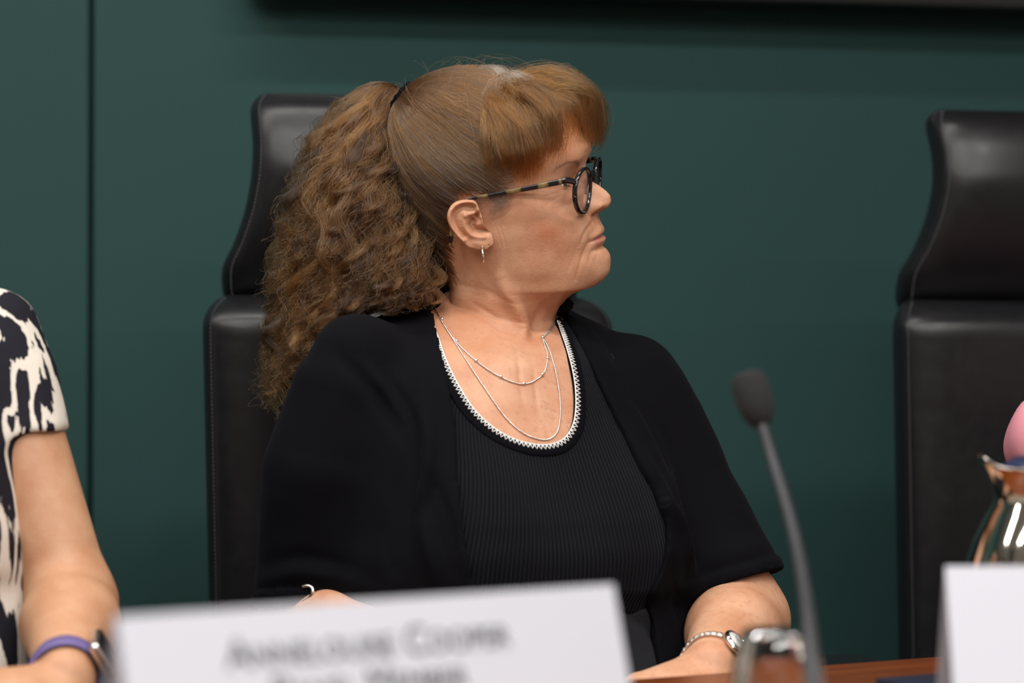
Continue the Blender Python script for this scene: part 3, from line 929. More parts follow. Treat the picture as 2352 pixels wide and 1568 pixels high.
fld = fld - 0.0022 * frontm * sstep(0.034, 0.030, psd)
cut = -np.where(ql[..., 1] > -0.005, psd, 1.0)
h = np.clip(0.5 - 0.5 * (cut - fld) / 0.004, 0, 1)          # smooth maximum
fld = cut + (fld - cut) * h + 0.004 * h * (1 - h)
card_v, card_q = field_mesh(fld, clo, VC)
def relax(V, Q, n, w=0.5):
    cnt = np.zeros(len(V)); 
    for k in range(4): np.add.at(cnt, Q[:, k], 2)
    for _ in range(n):
        for f_ in (w, -w * 1.04):
            a = np.zeros_like(V)
            for k in range(4): np.add.at(a, Q[:, k], V[Q[:, (k+1) % 4]] + V[Q[:, (k+3) % 4]])
            V = V + f_ * (a / cnt[:, None] - V)
    return V
card_v = relax(card_v, card_q, 6)
del G, ql, psd, cut, sl, h
card_bvh = BVHTree.FromPolygons([tuple(p) for p in card_v], card_q.tolist())
def vert_normals(V, Q):
    fn = np.cross(V[Q[:, 2]] - V[Q[:, 0]], V[Q[:, 3]] - V[Q[:, 1]])
    n = np.zeros_like(V)
    for k in range(4): np.add.at(n, Q[:, k], fn)
    return n / (np.linalg.norm(n, axis=1)[:, None] + 1e-12)
cn = vert_normals(card_v, card_q)
if (cn * (card_v - card_v.mean(0))).sum() < 0: cn = -cn
FOLDS = [([(776, 815), (858, 902), (918, 985), (950, 1021)], -0.004, 0.008), ([(881, 851), (923, 930), (959, 994)], -0.0045, 0.007), ([(850, 850), (900, 915), (940, 975)], 0.003, 0.006),
         ([(955, 1010), (950, 1090), (927, 1141), (918, 1215), (905, 1300)], -0.007, 0.010), ([(969, 930), (984, 1021), (976, 1100), (960, 1160)], 0.006, 0.008),
         ([(992, 1100), (1019, 1205), (1042, 1320)], -0.005, 0.007), ([(960, 1170), (985, 1270), (1000, 1350)], 0.004, 0.009),
         ([(600, 1330), (690, 1310), (800, 1335), (870, 1375)], 0.003, 0.010), ([(610, 1300), (700, 1283), (810, 1305)], -0.0025, 0.009),
         ([(1445, 1022), (1507, 1120), (1560, 1203), (1585, 1290), (1592, 1362)], 0.006, 0.008), ([(1500, 960), (1543, 1035), (1572, 1127), (1594, 1217), (1610, 1300)], -0.006, 0.008),
         ([(1470, 900), (1510, 1000), (1545, 1090)], -0.003, 0.008), ([(1400, 790), (1440, 880), (1480, 960)], -0.003, 0.010), ([(1560, 1400), (1540, 1350), (1545, 1290)], -0.004, 0.007),
         ([(1640, 1180), (1690, 1200), (1735, 1215)], -0.0015, 0.010), ([(1600, 1290), (1680, 1270), (1760, 1250)], 0.002, 0.012)]
cd = 0.0016 * vnoise(card_v * 14, 21) + 0.0010 * vnoise(card_v * 34, 22)
for pxs, dep, wd in FOLDS:
    ln = trace_on(card_bvh, pxs, 4)
    if len(ln) > 2:
        d, fr = dist3(card_v, list(ln)); cd += 1.45 * dep * np.exp(-(d / wd) ** 2) * np.sin(np.pi * (0.08 + 0.84 * fr))
card_v = card_v + cn * np.clip(cd, -0.0028, 0.012)[:, None]

# ------------------------------------------------------------------ trousers: lower belly, hips and thighs in one field
VT = 0.006
tlo = np.array([-0.40, 1.86, 0.36]); thi = np.array([0.50, 2.74, 0.85])
G = fgrid(tlo, thi, VT)
fF, fB, fL, fP = loft_rows(iT + 10, len(KF) - 1, 0.008, 0.006)
CT = superrow(fF, fB, fL, fP, thetas(90, 0.8))
nrr, ncc = CT.shape[:2]
cv = np.concatenate([CT.reshape(-1, 3), [CT[0].mean(0)], [CT[-1].mean(0)]]); cf = grid_faces(nrr, ncc).tolist(); tri = []
for j in range(ncc):
    j2 = (j + 1) % ncc
    tri.append((nrr*ncc, j2, j)); tri.append((nrr*ncc + 1, (nrr-1)*ncc + j, (nrr-1)*ncc + j2))
lg = openvdb.FloatGrid.createLevelSetFromPolygons((cv - tlo).astype(np.float32), triangles=np.array(tri, np.uint32), quads=np.array(cf, np.uint32), transform=openvdb.createLinearTransform(voxelSize=VT), halfWidth=10)
fld = np.empty(G.shape[:3], np.float32); lg.copyToArray(fld, ijk=(0, 0, 0))
for sgn in (-1, 1):
    hip = tw(0.095 * sgn, 0.02, 0.565); kn_ = tw(0.125 * sgn, 0.46, 0.535); an_ = tw(0.12 * sgn, 0.44, 0.36)
    fld = smin(fld, cap(G, hip, kn_, 0.092, 0.068), 0.04)
    fld = smin(fld, cap(G, kn_, an_, 0.064, 0.058), 0.02)
trs_v, trs_q = field_mesh(fld, tlo, VT)
del G
trs_bvh = BVHTree.FromPolygons([tuple(p) for p in trs_v], trs_q.tolist())
tn = vert_normals(trs_v, trs_q)
if (tn * (trs_v - trs_v.mean(0))).sum() < 0: tn = -tn
td = 0.002 * vnoise(trs_v * 16, 31)
for pxs, dep, wd in (([(1420, 1380), (1480, 1430), (1530, 1500), (1560, 1560)], -0.005, 0.006), ([(1450, 1370), (1520, 1430), (1560, 1500)], 0.003, 0.008)):
    ln = trace_on(trs_bvh, pxs, 4)
    if len(ln) > 2:
        d, fr = dist3(trs_v, list(ln)); td += dep * np.exp(-(d / wd) ** 2)
trs_v = trs_v + tn * td[:, None]

# ------------------------------------------------------------------ the woman: body and clothes
bits = [(BODY_V, BODY_F), (EAR_R, ear_f), (EAR_L, ear_f[:, ::-1])] + lids + [arm_l, arm_r]
V, Fc = join(bits)
nb = len(BODY_V)
loc = hl(BODY_V) * 1000
ay = np.abs(loc[:, 1])
flush = np.zeros(len(V)); freck = np.zeros(len(V)); lip = np.zeros(len(V)); brow = np.zeros(len(V))
infr = (loc[:, 0] > 20) & (loc[:, 2] > -90)
nz = 0.75 + 0.45 * vnoise(loc / 9.0, 11) + 0.2 * vnoise(loc / 3.0, 12)
fl = (1.15 * gauss((loc[:, 0] - 56, 17), (loc[:, 2] + 20, 14)) + 0.5 * gauss((loc[:, 0] - 70, 22), (loc[:, 2] + 45, 16))) * (ay > 20) + 0.28 * gauss((loc[:, 0] - 108, 10), (loc[:, 2], 9))
flush[:nb] = np.clip(np.where(infr, fl * nz, 0), 0, 1)
tq = tl(BODY_V)
chest = gauss((tq[:, 0] - 0.02, 0.055), (tq[:, 2] - 0.965, 0.05)) * (tq[:, 1] > 0.03)
flush[:nb] += 0.35 * np.clip(chest * (0.7 + 0.7 * vnoise(BODY_V * 70, 13) + 0.7 * vnoise(BODY_V * 210, 14)), 0, 1)
neckz = sstep(1.02, 1.045, tq[:, 2]) * sstep(1.10, 1.07, tq[:, 2]) * (tq[:, 1] > -0.02)
flush[:nb] += 0.34 * neckz
freck[:nb] = np.clip(chest * 0.45, 0, 1)
freck[nb + 2 * len(EAR_R):] = 0.18
slit = -38.4 - 0.0022 * ay ** 2
up_ = sstep(4.4, 2.2, loc[:, 2] - slit) * (loc[:, 2] > slit); lo_ = sstep(5.6, 3.0, slit - loc[:, 2]) * (loc[:, 2] <= slit)
lip[:nb] = 0.75 * (up_ + lo_) * sstep(23, 16, ay) * (loc[:, 0] > 70)
near = np.where(infr & (loc[:, 2] > 20))[0]
BROW_PX = [(1262, 402), (1280, 385), (1303, 373), (1322, 372), (1329, 379)]
bl = trace(BROW_PX)
if len(bl) > 2:
    bl_loc = hl(np.array(bl)) * 1000
    for mir in (1, -1):
        d, fr = dist3(loc[near] * np.array([1, mir, 1]), list(bl_loc))
        brow[near] = np.maximum(brow[near], 0.85 * np.exp(-(d / (1.2 + 1.1 * fr)) ** 2) * sstep(0, 0.3, fr))
crepe = np.zeros(len(V)); crepe[:nb] = sstep(0.90, 0.98, tq[:, 2]) * sstep(1.105, 1.075, tq[:, 2]) * (0.75 + 0.25 * neckz)
woman = mesh_obj('person', V, Fc, M['skin'], attrs={'crepe': crepe, 'flush': np.clip(flush, 0, 1), 'freckle': freck, 'lip': np.clip(lip, 0, 1), 'browline': brow})
tag(woman, 'woman with curly auburn ponytail and glasses, in black cardigan, seated and looking right', 'person')
top = mesh_obj('ribbed_top', TK.reshape(-1, 3), tank_f, M['tank'], woman, attrs={'rib': rib})
mesh_obj('neckline_binding', edge_v, edge_f, M['cardigan'], top)
tag(mesh_obj('neckline_stitching', trim_v, trim_f, M['white_thread'], top), 'white scalloped stitching')
cardigan = mesh_obj('cardigan', card_v, card_q, M['cardigan'], woman)
mesh_obj('trousers', trs_v, trs_q, M['trouser'], woman)
# silver clasp on her right cuff
cl = trace_on(card_bvh, [(695, 1346), (708, 1343), (719, 1350), (720, 1362), (712, 1372), (698, 1379)], 5)
if len(cl) > 4:
    T_, N_, _i = frame_line(cl, card_bvh)
    v, f = tube(cl + N_ * 0.0022 + np.array([0, -0.001, 0]), 0.0013 + 0.0009 * np.sin(np.linspace(0.2, np.pi - 0.1, len(cl))), 10)
    tag(mesh_obj('cuff_clasp', v, f, M['silver'], cardigan), 'silver curved clasp')
# eyes
mew = mat('eye_white', (0.70, 0.66, 0.62), 0.12); mir_ = mat('iris', (0.055, 0.035, 0.022), 0.15)
for sg in (1, -1):
    c = hw(EYE * np.array([1, sg, 1]) / 1000)
    look = nrm(HR @ np.array([0.98, -0.05, 0.02]))
    qz = Vector((0, 0, 1)).rotation_difference(Vector(look)).to_matrix()
    pr = [(max(1e-5, EYE_R / 1000 * math.sin(a)), EYE_R / 1000 * math.cos(a)) for a in np.linspace(0, math.pi, 28)]
    v, f = lathe(pr, 36); v = v @ np.array(qz).T + c
    eye = mesh_obj('eye', v, f, mew, woman)
    pr = [(1e-5, 0.01285)] + [((EYE_R + 0.25) / 1000 * math.sin(a), (EYE_R + 0.25) / 1000 * math.cos(a)) for a in np.linspace(0.05, 0.48, 9)] + [(EYE_R / 1000 * math.sin(0.49), 0.0107)]
    v, f = lathe(pr, 32); v = v @ np.array(qz).T + c
    mesh_obj('iris', v, f, mir_, eye)

# ------------------------------------------------------------------ hair
def make_hair(name, dark, light, grey):
    m = bpy.data.materials.new(name); m.use_nodes = True
    nt = m.node_tree; L = nt.links
    nt.nodes.remove(nt.nodes['Principled BSDF'])
    b = N(nt, 'ShaderNodeBsdfHairPrincipled'); b.model = 'CHIANG'; b.parametrization = 'COLOR'
    col = mix(nt, attr(nt, 'tint'), np.array(dark), np.array(light))
    col = mix(nt, attr(nt, 'grey'), col, np.array(grey))
    L.new(col, b.inputs['Color'])
    b.inputs['Roughness'].default_value = 0.21; b.inputs['Radial Roughness'].default_value = 0.36
    b.inputs['Coat'].default_value = 0.0; b.inputs['IOR'].default_value = 1.45
    L.new(b.outputs[0], nt.nodes['Material Output'].inputs['Surface'])
    return m
M['hair'] = make_hair('auburn_hair', (0.013, 0.0050, 0.0016), (0.170, 0.068, 0.0135), (0.22, 0.185, 0.155))
def hair_obj(name, P, rad, tint, grey, m, parent):
    """P: strands x points x 3"""
    ns, k = P.shape[:2]
    h = bpy.data.hair_curves.new(name)
    h.add_curves([k] * ns)
    h.attributes['position'].data.foreach_set('vector', np.ascontiguousarray(P, np.float32).ravel())
    a = h.attributes.new('radius', 'FLOAT', 'POINT')
    rr = np.broadcast_to(np.asarray(rad, np.float32).reshape(1, -1) if np.ndim(rad) == 1 else np.full((1, k), rad, np.float32), (ns, k)) * rng.uniform(0.7, 1.2, (ns, 1))
    a.data.foreach_set('value', np.ascontiguousarray(rr, np.float32).ravel())
    for nm, val in (('tint', tint), ('grey', grey)):
        a = h.attributes.new(nm, 'FLOAT', 'CURVE'); a.data.foreach_set('value', np.ascontiguousarray(np.clip(val, 0, 1), np.float32))
    h.materials.append(m)
    o = bpy.data.objects.new(name, h); COL.objects.link(o)
    if parent is not None: setpar(o, parent)
    return o
CS = np.array([-2.0, 0, 50.0])                     # centre of the skull, head-local mm
AZ = np.linspace(-np.pi, np.pi, 181); EL = np.linspace(-np.pi/2, np.pi/2, 91)
hs = BV[: int(nr * 0.62): 3, ::3]
hs_l = hl(hs.reshape(-1, 3)) * 1000
sk_bvh = BVHTree.FromPolygons([tuple(p) for p in hs_l], grid_faces(*hs.shape[:2]).tolist())
RT = np.full((len(AZ), len(EL)), 80.0)
for i, a in enumerate(AZ):
    for j, e in enumerate(EL):
        h_ = sk_bvh.ray_cast(Vector(CS), Vector((math.cos(e)*math.cos(a), math.cos(e)*math.sin(a), math.sin(e))), 400)
        if h_[0] is not None: RT[i, j] = min(h_[3], 150)
def scalp_r(d):
    a = np.arctan2(d[..., 1], d[..., 0]); e = np.arcsin(np.clip(d[..., 2], -1, 1))
    x = np.clip((a + np.pi) / (2*np.pi) * 180, 0, 179.999); y = np.clip((e + np.pi/2) / np.pi * 90, 0, 89.999)
    i = x.astype(int); j = y.astype(int); fx = x - i; fy = y - j
    return RT[i, j]*(1-fx)*(1-fy) + RT[i+1, j]*fx*(1-fy) + RT[i, j+1]*(1-fx)*fy + RT[i+1, j+1]*fx*fy
def sph(az, el):
    az = np.radians(az); el = np.radians(el)
    return np.stack([np.cos(el)*np.cos(az), np.cos(el)*np.sin(az), np.sin(el)], -1)
def slerp(a, b, t):
    w_ = np.arccos(np.clip((a * b).sum(-1, keepdims=True), -0.9999, 0.9999))
    return (np.sin((1 - t) * w_) * a + np.sin(t * w_) * b) / np.sin(w_)
HLINE = np.array([(0, 27), (25, 24), (45, 14), (56, 2), (64, -15), (72, -22), (84, -12), (102, -12), (112, -25), (122, -40), (143, -58), (180, -62)], float)
TIE = nrm(np.array([-85.0, 0, 93.0]))
# swept-back hair, hairline to tie
ns = 27000
az = rng.uniform(-180, 180, ns * 3); el = np.degrees(np.arcsin(rng.uniform(-0.9, 1, ns * 3)))
hl_el = np.interp(np.abs(az), HLINE[:, 0], HLINE[:, 1]) + rng.normal(0, 2.2, ns * 3)
ok = el > hl_el
nearline = np.exp(-np.clip(el - hl_el, 0, 90) / 16)
ok &= rng.uniform(0, 1, ns * 3) < (0.40 + 0.60 * nearline)
d0 = sph(az, el)
ok &= (d0 @ TIE) < 0.93
az, el, d0 = az[ok][:ns], el[ok][:ns], d0[ok][:ns]; ns = len(az)
k = 22; t = np.linspace(0, 1, k)
spread = nrm(np.array([0, 1.0, 0])); up2 = np.cross(TIE, spread)
ta = np.arctan2(d0 @ spread, d0 @ up2) + rng.normal(0, 0.25, ns)
td_ = TIE + 0.085 * np.cos(ta)[:, None] * up2 + 0.085 * np.sin(ta)[:, None] * spread
td_ /= np.linalg.norm(td_, axis=1)[:, None]
D = slerp(d0[:, None], td_[:, None], t[None, :, None])
angt = np.degrees(np.arccos(np.clip(D @ TIE, -1, 1)))
lift = 2.2 + 24 * np.exp(-(angt / 44) ** 1.5)
lay = rng.uniform(0.45, 1.05, ns)[:, None]
grow_ = np.clip(t / 0.12, 0, 1) ** 0.7
r_ = scalp_r(D) + (lift * lay) * grow_ + 0.2
wv = rng.uniform(0, 6.28, ns)[:, None]; cl_ = vnoise(d0 * 9, 41)[:, None] * 6
off = (np.sin(t[None] * rng.uniform(5, 12, ns)[:, None] + wv) * 1.0 + np.sin(t[None] * 9 + cl_) * 1.4)
tang = np.cross(D, np.gradient(D, axis=1)); tang /= np.linalg.norm(tang, axis=-1, keepdims=True) + 1e-9
P = CS + D * r_[..., None] + tang * (off * np.sin(np.pi * t)[None] ** 0.5)[..., None] + rng.normal(0, 0.22, (ns, k, 3)) * t[None, :, None]
side = np.abs(az); low = sstep(10, -30, el)
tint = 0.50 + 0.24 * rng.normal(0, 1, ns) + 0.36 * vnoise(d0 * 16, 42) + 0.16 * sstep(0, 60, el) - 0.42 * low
grey = np.clip(0.02 * rng.uniform(0, 1, ns) + 0.5 * nearline[ok][:ns] * rng.uniform(0, 1, ns) ** 2 * (side < 110) + 0.5 * (rng.uniform(0, 1, ns) < 0.035), 0, 1)
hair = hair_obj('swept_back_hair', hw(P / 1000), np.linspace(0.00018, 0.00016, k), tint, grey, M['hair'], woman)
# fringe falling forward from the crown, in locks
nlk, per = 150, 56; nf = nlk * per
laz = rng.uniform(-76, 76, nlk); lrel = rng.uniform(50, 75, nlk) - 0.12 * np.abs(laz)
FR = np.array([(-90, 10), (-76, 5), (-64, -2), (-52, -4), (-44, 1), (-34, 9), (-26, 15), (-12, 10), (-2, 6), (20, 6), (50, 0), (64, -1), (90, 10)], float)
lea = laz * 0.92 + 3 + rng.normal(0, 6, nlk)
kp_ = ~((lea > -30) & (lea < -8) & (rng.uniform(0, 1, nlk) < 0.72)); laz, lrel, lea = laz[kp_], lrel[kp_], lea[kp_]; nlk = len(laz); nf = nlk * per
lee = np.interp(lea, FR[:, 0], FR[:, 1]) + rng.gamma(1.3, 5.5, nlk) - 4
lB = (10 + 25 * np.cos(np.radians(lea)) ** 2) * (0.25 + 0.75 * rng.uniform(0, 1, nlk) ** 0.8)
az, rel, ea, ee, Bm = (np.repeat(q_, per) for q_ in (laz, lrel, lea, lee, lB))
az = az + rng.normal(0, 4.5, nf); rel = rel + rng.normal(0, 4.0, nf)
ea = ea + rng.normal(0, 3.0, nf); ee = ee + rng.normal(0, 3.2, nf) + rng.gamma(1.2, 3.0, nf); Bm = Bm * rng.uniform(0.82, 1.12, nf)
d0 = sph(az * 0.95, rel); d1 = sph(ea, np.minimum(ee, rel - 14))
k = 26; t = np.linspace(0, 1, k)
D = slerp(d0[:, None], d1[:, None], t[None, :, None])
lf = pchip([0, 0.18, 0.42, 0.66, 0.86, 1.0], [0.03, 0.24, 0.78, 1.0, 0.74, 0.30], t)
r_ = scalp_r(D) + 1.2 + Bm[:, None] * lf[None]
tang = np.cross(D, np.gradient(D, axis=1)); tang /= np.linalg.norm(tang, axis=-1, keepdims=True) + 1e-9
lph = np.repeat(rng.uniform(0, 6.28, nlk), per); lam_ = np.repeat(rng.uniform(3, 6, nlk), per); lsw = np.repeat(rng.normal(0, 3.5, nlk), per)
off = np.sin(t[None] * lam_[:, None] + lph[:, None]) * 2.2 + lsw[:, None] * t[None] ** 2 + np.sin(t[None] * rng.uniform(6, 12, nf)[:, None] + rng.uniform(0, 6.28, nf)[:, None]) * 0.7
P = CS + D * r_[..., None] + tang * off[..., None] + rng.normal(0, 0.15, (nf, k, 3)) * t[None, :, None]
tint = 0.66 + 0.2 * rng.normal(0, 1, nf) + np.repeat(0.22 * rng.normal(0, 1, nlk), per)
hair_obj('fringe', hw(P / 1000), np.linspace(0.00019, 0.00010, k), tint, 0.1 * rng.uniform(0, 1, nf) ** 2, M['hair'], woman)
# pale strands for grey roots and a painted spot of light at the parting, and fine greying wisps by the ear
nw = 260
az = rng.normal(-24, 9, nw); el = rng.normal(66, 2.5, nw); d0 = sph(az, el)
d1 = sph(az + rng.normal(0, 14, nw), el + np.where(rng.uniform(0, 1, nw) < 0.5, -13, 12)); k = 8; t = np.linspace(0, 1, k)
D = slerp(d0[:, None], d1[:, None], t[None, :, None]); r_ = scalp_r(D) + 2.0 + 9.5 * np.clip(t * 2.2, 0, 1)[None] ** 0.6
P1_ = CS + D * r_[..., None]
nw2 = 420
az = rng.uniform(-86, -54, nw2); el = np.interp(-az, HLINE[:, 0], HLINE[:, 1]) + rng.normal(-1.5, 3.0, nw2); d0 = sph(az, el)
d1 = sph(az - rng.uniform(6, 16, nw2), el - rng.uniform(-4, 9, nw2)); D = slerp(d0[:, None], d1[:, None], t[None, :, None])
P2_ = CS + D * (scalp_r(D) + 0.6 + 2.2 * np.sin(t * 2.6)[None] * rng.uniform(0.3, 1.2, nw2)[:, None])[..., None]
P = np.concatenate([P1_, P2_])
hair_obj('grey_and_lit_hair', hw(P / 1000), 0.00011, np.full(len(P), 0.3), np.concatenate([rng.uniform(0.3, 1.0, nw), rng.uniform(0.2, 0.9, nw2)]), make_hair('greying_and_lit_hair', (0.03, 0.014, 0.006), (0.18, 0.09, 0.035), (0.42, 0.37, 0.32)), woman)
# curly ponytail
PL = [(905, 196), (860, 190), (795, 232), (730, 318), (684, 418), (655, 510), (640, 600), (627, 690), (617, 780), (611, 860), (610, 925), (626, 985)]
PR = [(908, 204), (930, 215), (938, 300), (945, 395), (960, 480), (976, 560), (985, 640), (980, 688), (970, 708), (960, 718), (950, 726), (942, 733)]
kp = 56; sP = np.linspace(0, 1, kp)
Lc = crom(PL, 20); Rc = crom(PR, 20)
def curve_at(C, s_):
    x = s_ * (len(C) - 1); i = np.clip(x.astype(int), 0, len(C) - 2); f_ = (x - i)[..., None]
    return C[i] * (1 - f_) + C[i+1] * f_
def ponytail(ncl, per, frizz, shell, cr, amp):
    al = rng.uniform(0, 2*np.pi, ncl); ro = rng.uniform(0, 1, ncl) ** shell
    v = 0.5 + 0.5 * ro * np.cos(al); wq = ro * np.sin(al)
    send = (1 - 0.29 * np.clip(v / 0.6, 0, 1)) * rng.uniform(0.86, 1.0, ncl)
    v, wq, send = (np.repeat(a, per) for a in (v, wq, send))
    n = ncl * per
    send = send * rng.uniform(0.9, 1.02, n); send = np.minimum(send, 1)
    s_ = sP[None] * send[:, None]
    px = curve_at(Lc, s_) * (1 - v)[:, None, None] + curve_at(Rc, s_) * v[:, None, None]
    thick = 0.012 + 0.066 * sstep(0, 0.35, s_) * (1 - 0.25 * s_)
    Y = 2.508 - 0.058 * v[:, None] * sstep(0.1, 0.6, s_) + wq[:, None] * thick
    ry = np.stack([(px[..., 0] - 1176) / F_PX, np.ones_like(s_), -(px[..., 1] - 784) / F_PX], -1)
    c_, s2 = math.cos(PITCH), math.sin(PITCH)
    rx = ry[..., 0]; ryy = c_ - ry[..., 2] * s2; rz = s2 + ry[..., 2] * c_
    tt = Y / ryy
    P = np.stack([rx * tt, Y, 1.0 + rz * tt], -1)
    arc_ = s_ * 0.40
    lam = np.repeat(rng.uniform(0.034, 0.078, ncl), per); ph = np.repeat(rng.uniform(0, 6.28, ncl), per) + rng.normal(0, 0.22, n)
    am = np.repeat(rng.uniform(0.55, 1.25, ncl), per) * amp
    env = sstep(0.02, 0.30, s_)
    wa = 2*np.pi * arc_ / lam[:, None] + ph[:, None]
    hel = np.repeat(rng.uniform(0.2, 1.0, ncl), per)[:, None]
    P[..., 0] += am[:, None] * env * np.sin(wa)
    P[..., 1] += am[:, None] * env * np.cos(wa) * hel
    P[..., 2] += am[:, None] * env * 0.35 * np.cos(wa + 0.8)
    for ax_, sc_ in ((0, 0.007), (1, 0.006)):
        P[..., ax_] += np.repeat(rng.normal(0, sc_, ncl), per)[:, None] * env * np.sin(2*np.pi * arc_ / np.repeat(rng.uniform(0.10, 0.2, ncl), per)[:, None] + np.repeat(rng.uniform(0, 6.28, ncl), per)[:, None])
    rad = cr * np.sqrt(rng.uniform(0, 1, n)); aa = rng.uniform(0, 6.28, n)
    ce = (0.35 + 0.65 * np.sin(np.pi * np.clip(sP * 0.9 + 0.1, 0, 1)))[None]
    P[..., 0] += (rad * np.cos(aa))[:, None] * ce; P[..., 1] += (rad * np.sin(aa))[:, None] * ce
    fz = frizz * rng.gamma(1.6, 0.6, n)[:, None] * env
    for ax in range(3):
        P[..., ax] += fz * np.sin(2*np.pi * arc_ / rng.uniform(0.012, 0.034, n)[:, None] + rng.uniform(0, 6.28, n)[:, None]) * (0.7 if ax == 2 else 1)
    tn_ = np.repeat(0.32 + 0.30 * rng.normal(0, 1, ncl), per) + rng.normal(0, 0.12, n) - 0.10 * np.repeat(wq[::per] > 0.2, per)
    return P, tn_
P1, t1 = ponytail(320, 68, 0.0009, 0.42, 0.0072, 0.0072)
P2, t2 = ponytail(1500, 4, 0.0020, 0.25, 0.006, 0.0085)
P = np.concatenate([P1, P2]); tint = np.concatenate([t1, t2 + 0.16])
pony = hair_obj('ponytail', P, np.linspace(0.00020, 0.00011, kp), tint, 0.1 * rng.uniform(0, 1, len(P)) ** 2, M['hair'], woman)
# stray hairs over the crown
nst = 110
az = rng.uniform(-180, 180, nst); el = rng.uniform(25, 80, nst); d0 = sph(az, el)
d1 = d0 + rng.normal(0, 0.5, (nst, 3)) + 0.35 * TIE; d1 /= np.linalg.norm(d1, axis=1)[:, None]
k = 18; t = np.linspace(0, 1, k); D = slerp(d0[:, None], d1[:, None], t[None, :, None])
r_ = scalp_r(D) + 4 + (8 + 24 * np.exp(-(np.degrees(np.arccos(np.clip(D @ TIE, -1, 1))) / 50) ** 1.5)) * np.sin(np.pi * (0.1 + 0.75 * t))[None] * rng.uniform(0.7, 1.35, nst)[:, None]
hair_obj('stray_hair', hw((CS + D * r_[..., None] + rng.normal(0, 0.3, (nst, k, 3))) / 1000), 0.00010, np.full(nst, 0.5), np.full(nst, 0.2), M['hair'], woman)
# black tie round the root of the ponytail
ring = []
cT = CS + TIE * 119; a1 = nrm(np.cross(TIE, [0, 1, 0])); a2 = np.array([0, 1.0, 0])
for q_ in np.linspace(0, 2*np.pi, 40, endpoint=False): ring.append(cT + 13 * math.cos(q_) * a1 + 13 * math.sin(q_) * a2)
ring = np.array(ring + ring[:1])
v, f = tube(hw(ring / 1000), 0.0036 + 0.0006 * np.sin(np.linspace(0, 60, len(ring))), 12)
mesh_obj('hair_tie', v, f, M['cardigan'], woman)
# lashes
ls = []
for sg in (1, -1):
    for up in (True, False):
        for j in range(34):
            a = math.radians(-52 + 104 * j / 33) ; e = math.radians(9 if up else -15) * max(math.cos(a * 1.45), 0)
            r0 = EYE_R + 0.6
            b0 = np.array([EYE[0] + r0*math.cos(e)*math.cos(a), sg*EYE[1] + r0*math.cos(e)*math.sin(a), EYE[2] + r0*math.sin(e)])
            dr = nrm(np.array([math.cos(a) + 0.25, sg * math.sin(a) * 1.2, (0.25 if up else -0.35)])); ln = 5.2 if up else 3.6
            tt = np.linspace(0, 1, 6)[:, None]
            ls.append(b0 + dr * ln * tt + np.array([0, 0, 2.2 if up else -1.0]) * tt ** 2)
ls = np.array(ls)
hair_obj('eyelashes', hw(ls / 1000), np.linspace(0.00013, 0.00004, 6), np.full(len(ls), -1.0), np.zeros(len(ls)), make_hair('lash_hair', (0.01, 0.008, 0.007), (0.02, 0.015, 0.01), (0.02, 0.02, 0.02)), woman)

# ------------------------------------------------------------------ eyeglasses
def glx(y, z):
    """front of the spectacle frame, head-local mm"""
    return 98.3 + (z - 24) * 0.215 - 0.0021 * np.maximum(np.abs(y) - 9, 0) ** 2
M['frame'] = mat('black_acetate', (0.008, 0.008, 0.012), 0.16); M['frame'].node_tree.nodes['Principled BSDF'].inputs['Coat Weight'].default_value = 0.5
def make_tortoise():
    m = mat('tortoise_acetate', (0.02, 0.015, 0.01), 0.2)
    nt, b, L = nodes(m)
    n = noise(nt, 120, 2, 0.5, coord(nt))
    sc = N(nt, 'ShaderNodeMath', operation='MULTIPLY_ADD', i_1=0.55); L.new(n.outputs[0], sc.inputs[0])
    sn = N(nt, 'ShaderNodeMath', operation='MULTIPLY', i_1=46.0); L.new(attr(nt, 'along'), sn.inputs[0])
    s2 = N(nt, 'ShaderNodeMath', operation='SINE'); L.new(sn.outputs[0], s2.inputs[0])
    s3 = N(nt, 'ShaderNodeMath', operation='MULTIPLY_ADD', i_1=0.32, i_2=0.24); L.new(s2.outputs[0], s3.inputs[0])
    L.new(s3.outputs[0], sc.inputs[2])
    r = ramp(nt, sc.outputs[0], [(0.0, (0.008, 0.008, 0.01)), (0.60, (0.010, 0.010, 0.012)), (0.68, (0.12, 0.085, 0.03)), (0.92, (0.25, 0.18, 0.075))])
    L.new(r.outputs[0], b.inputs['Base Color'])
    return m
M['tortoise'] = make_tortoise()
def make_lens():
    m = bpy.data.materials.new('spectacle_lens'); m.use_nodes = True
    nt = m.node_tree; L = nt.links; nt.nodes.remove(nt.nodes['Principled BSDF'])
    tr = N(nt, 'ShaderNodeBsdfTransparent'); tr.inputs[0].default_value = (0.94, 0.95, 0.97, 1)
    gl = N(nt, 'ShaderNodeBsdfGlossy'); gl.inputs['Roughness'].default_value = 0.03; gl.inputs[0].default_value = (0.85, 0.88, 1.0, 1)
    fr = N(nt, 'ShaderNodeFresnel'); fr.inputs[0].default_value = 1.55
    mx = N(nt, 'ShaderNodeMixShader'); ge = N(nt, 'ShaderNodeNewGeometry'); iv = N(nt, 'ShaderNodeMath', operation='SUBTRACT', i_0=1.0); L.new(ge.outputs['Backfacing'], iv.inputs[1])
    ml = N(nt, 'ShaderNodeMath', operation='MULTIPLY'); L.new(fr.outputs[0], ml.inputs[0]); L.new(iv.outputs[0], ml.inputs[1])
    L.new(ml.outputs[0], mx.inputs[0]); L.new(tr.outputs[0], mx.inputs[1]); L.new(gl.outputs[0], mx.inputs[2])
    L.new(mx.outputs[0], nt.nodes['Material Output'].inputs['Surface'])
    return m
M['lens'] = make_lens()
glasses = thing('eyeglasses', 'black framed eyeglasses with tortoiseshell arms worn on the face of the woman', 'glasses', hw(np.array([95, 0, 15]) / 1000))
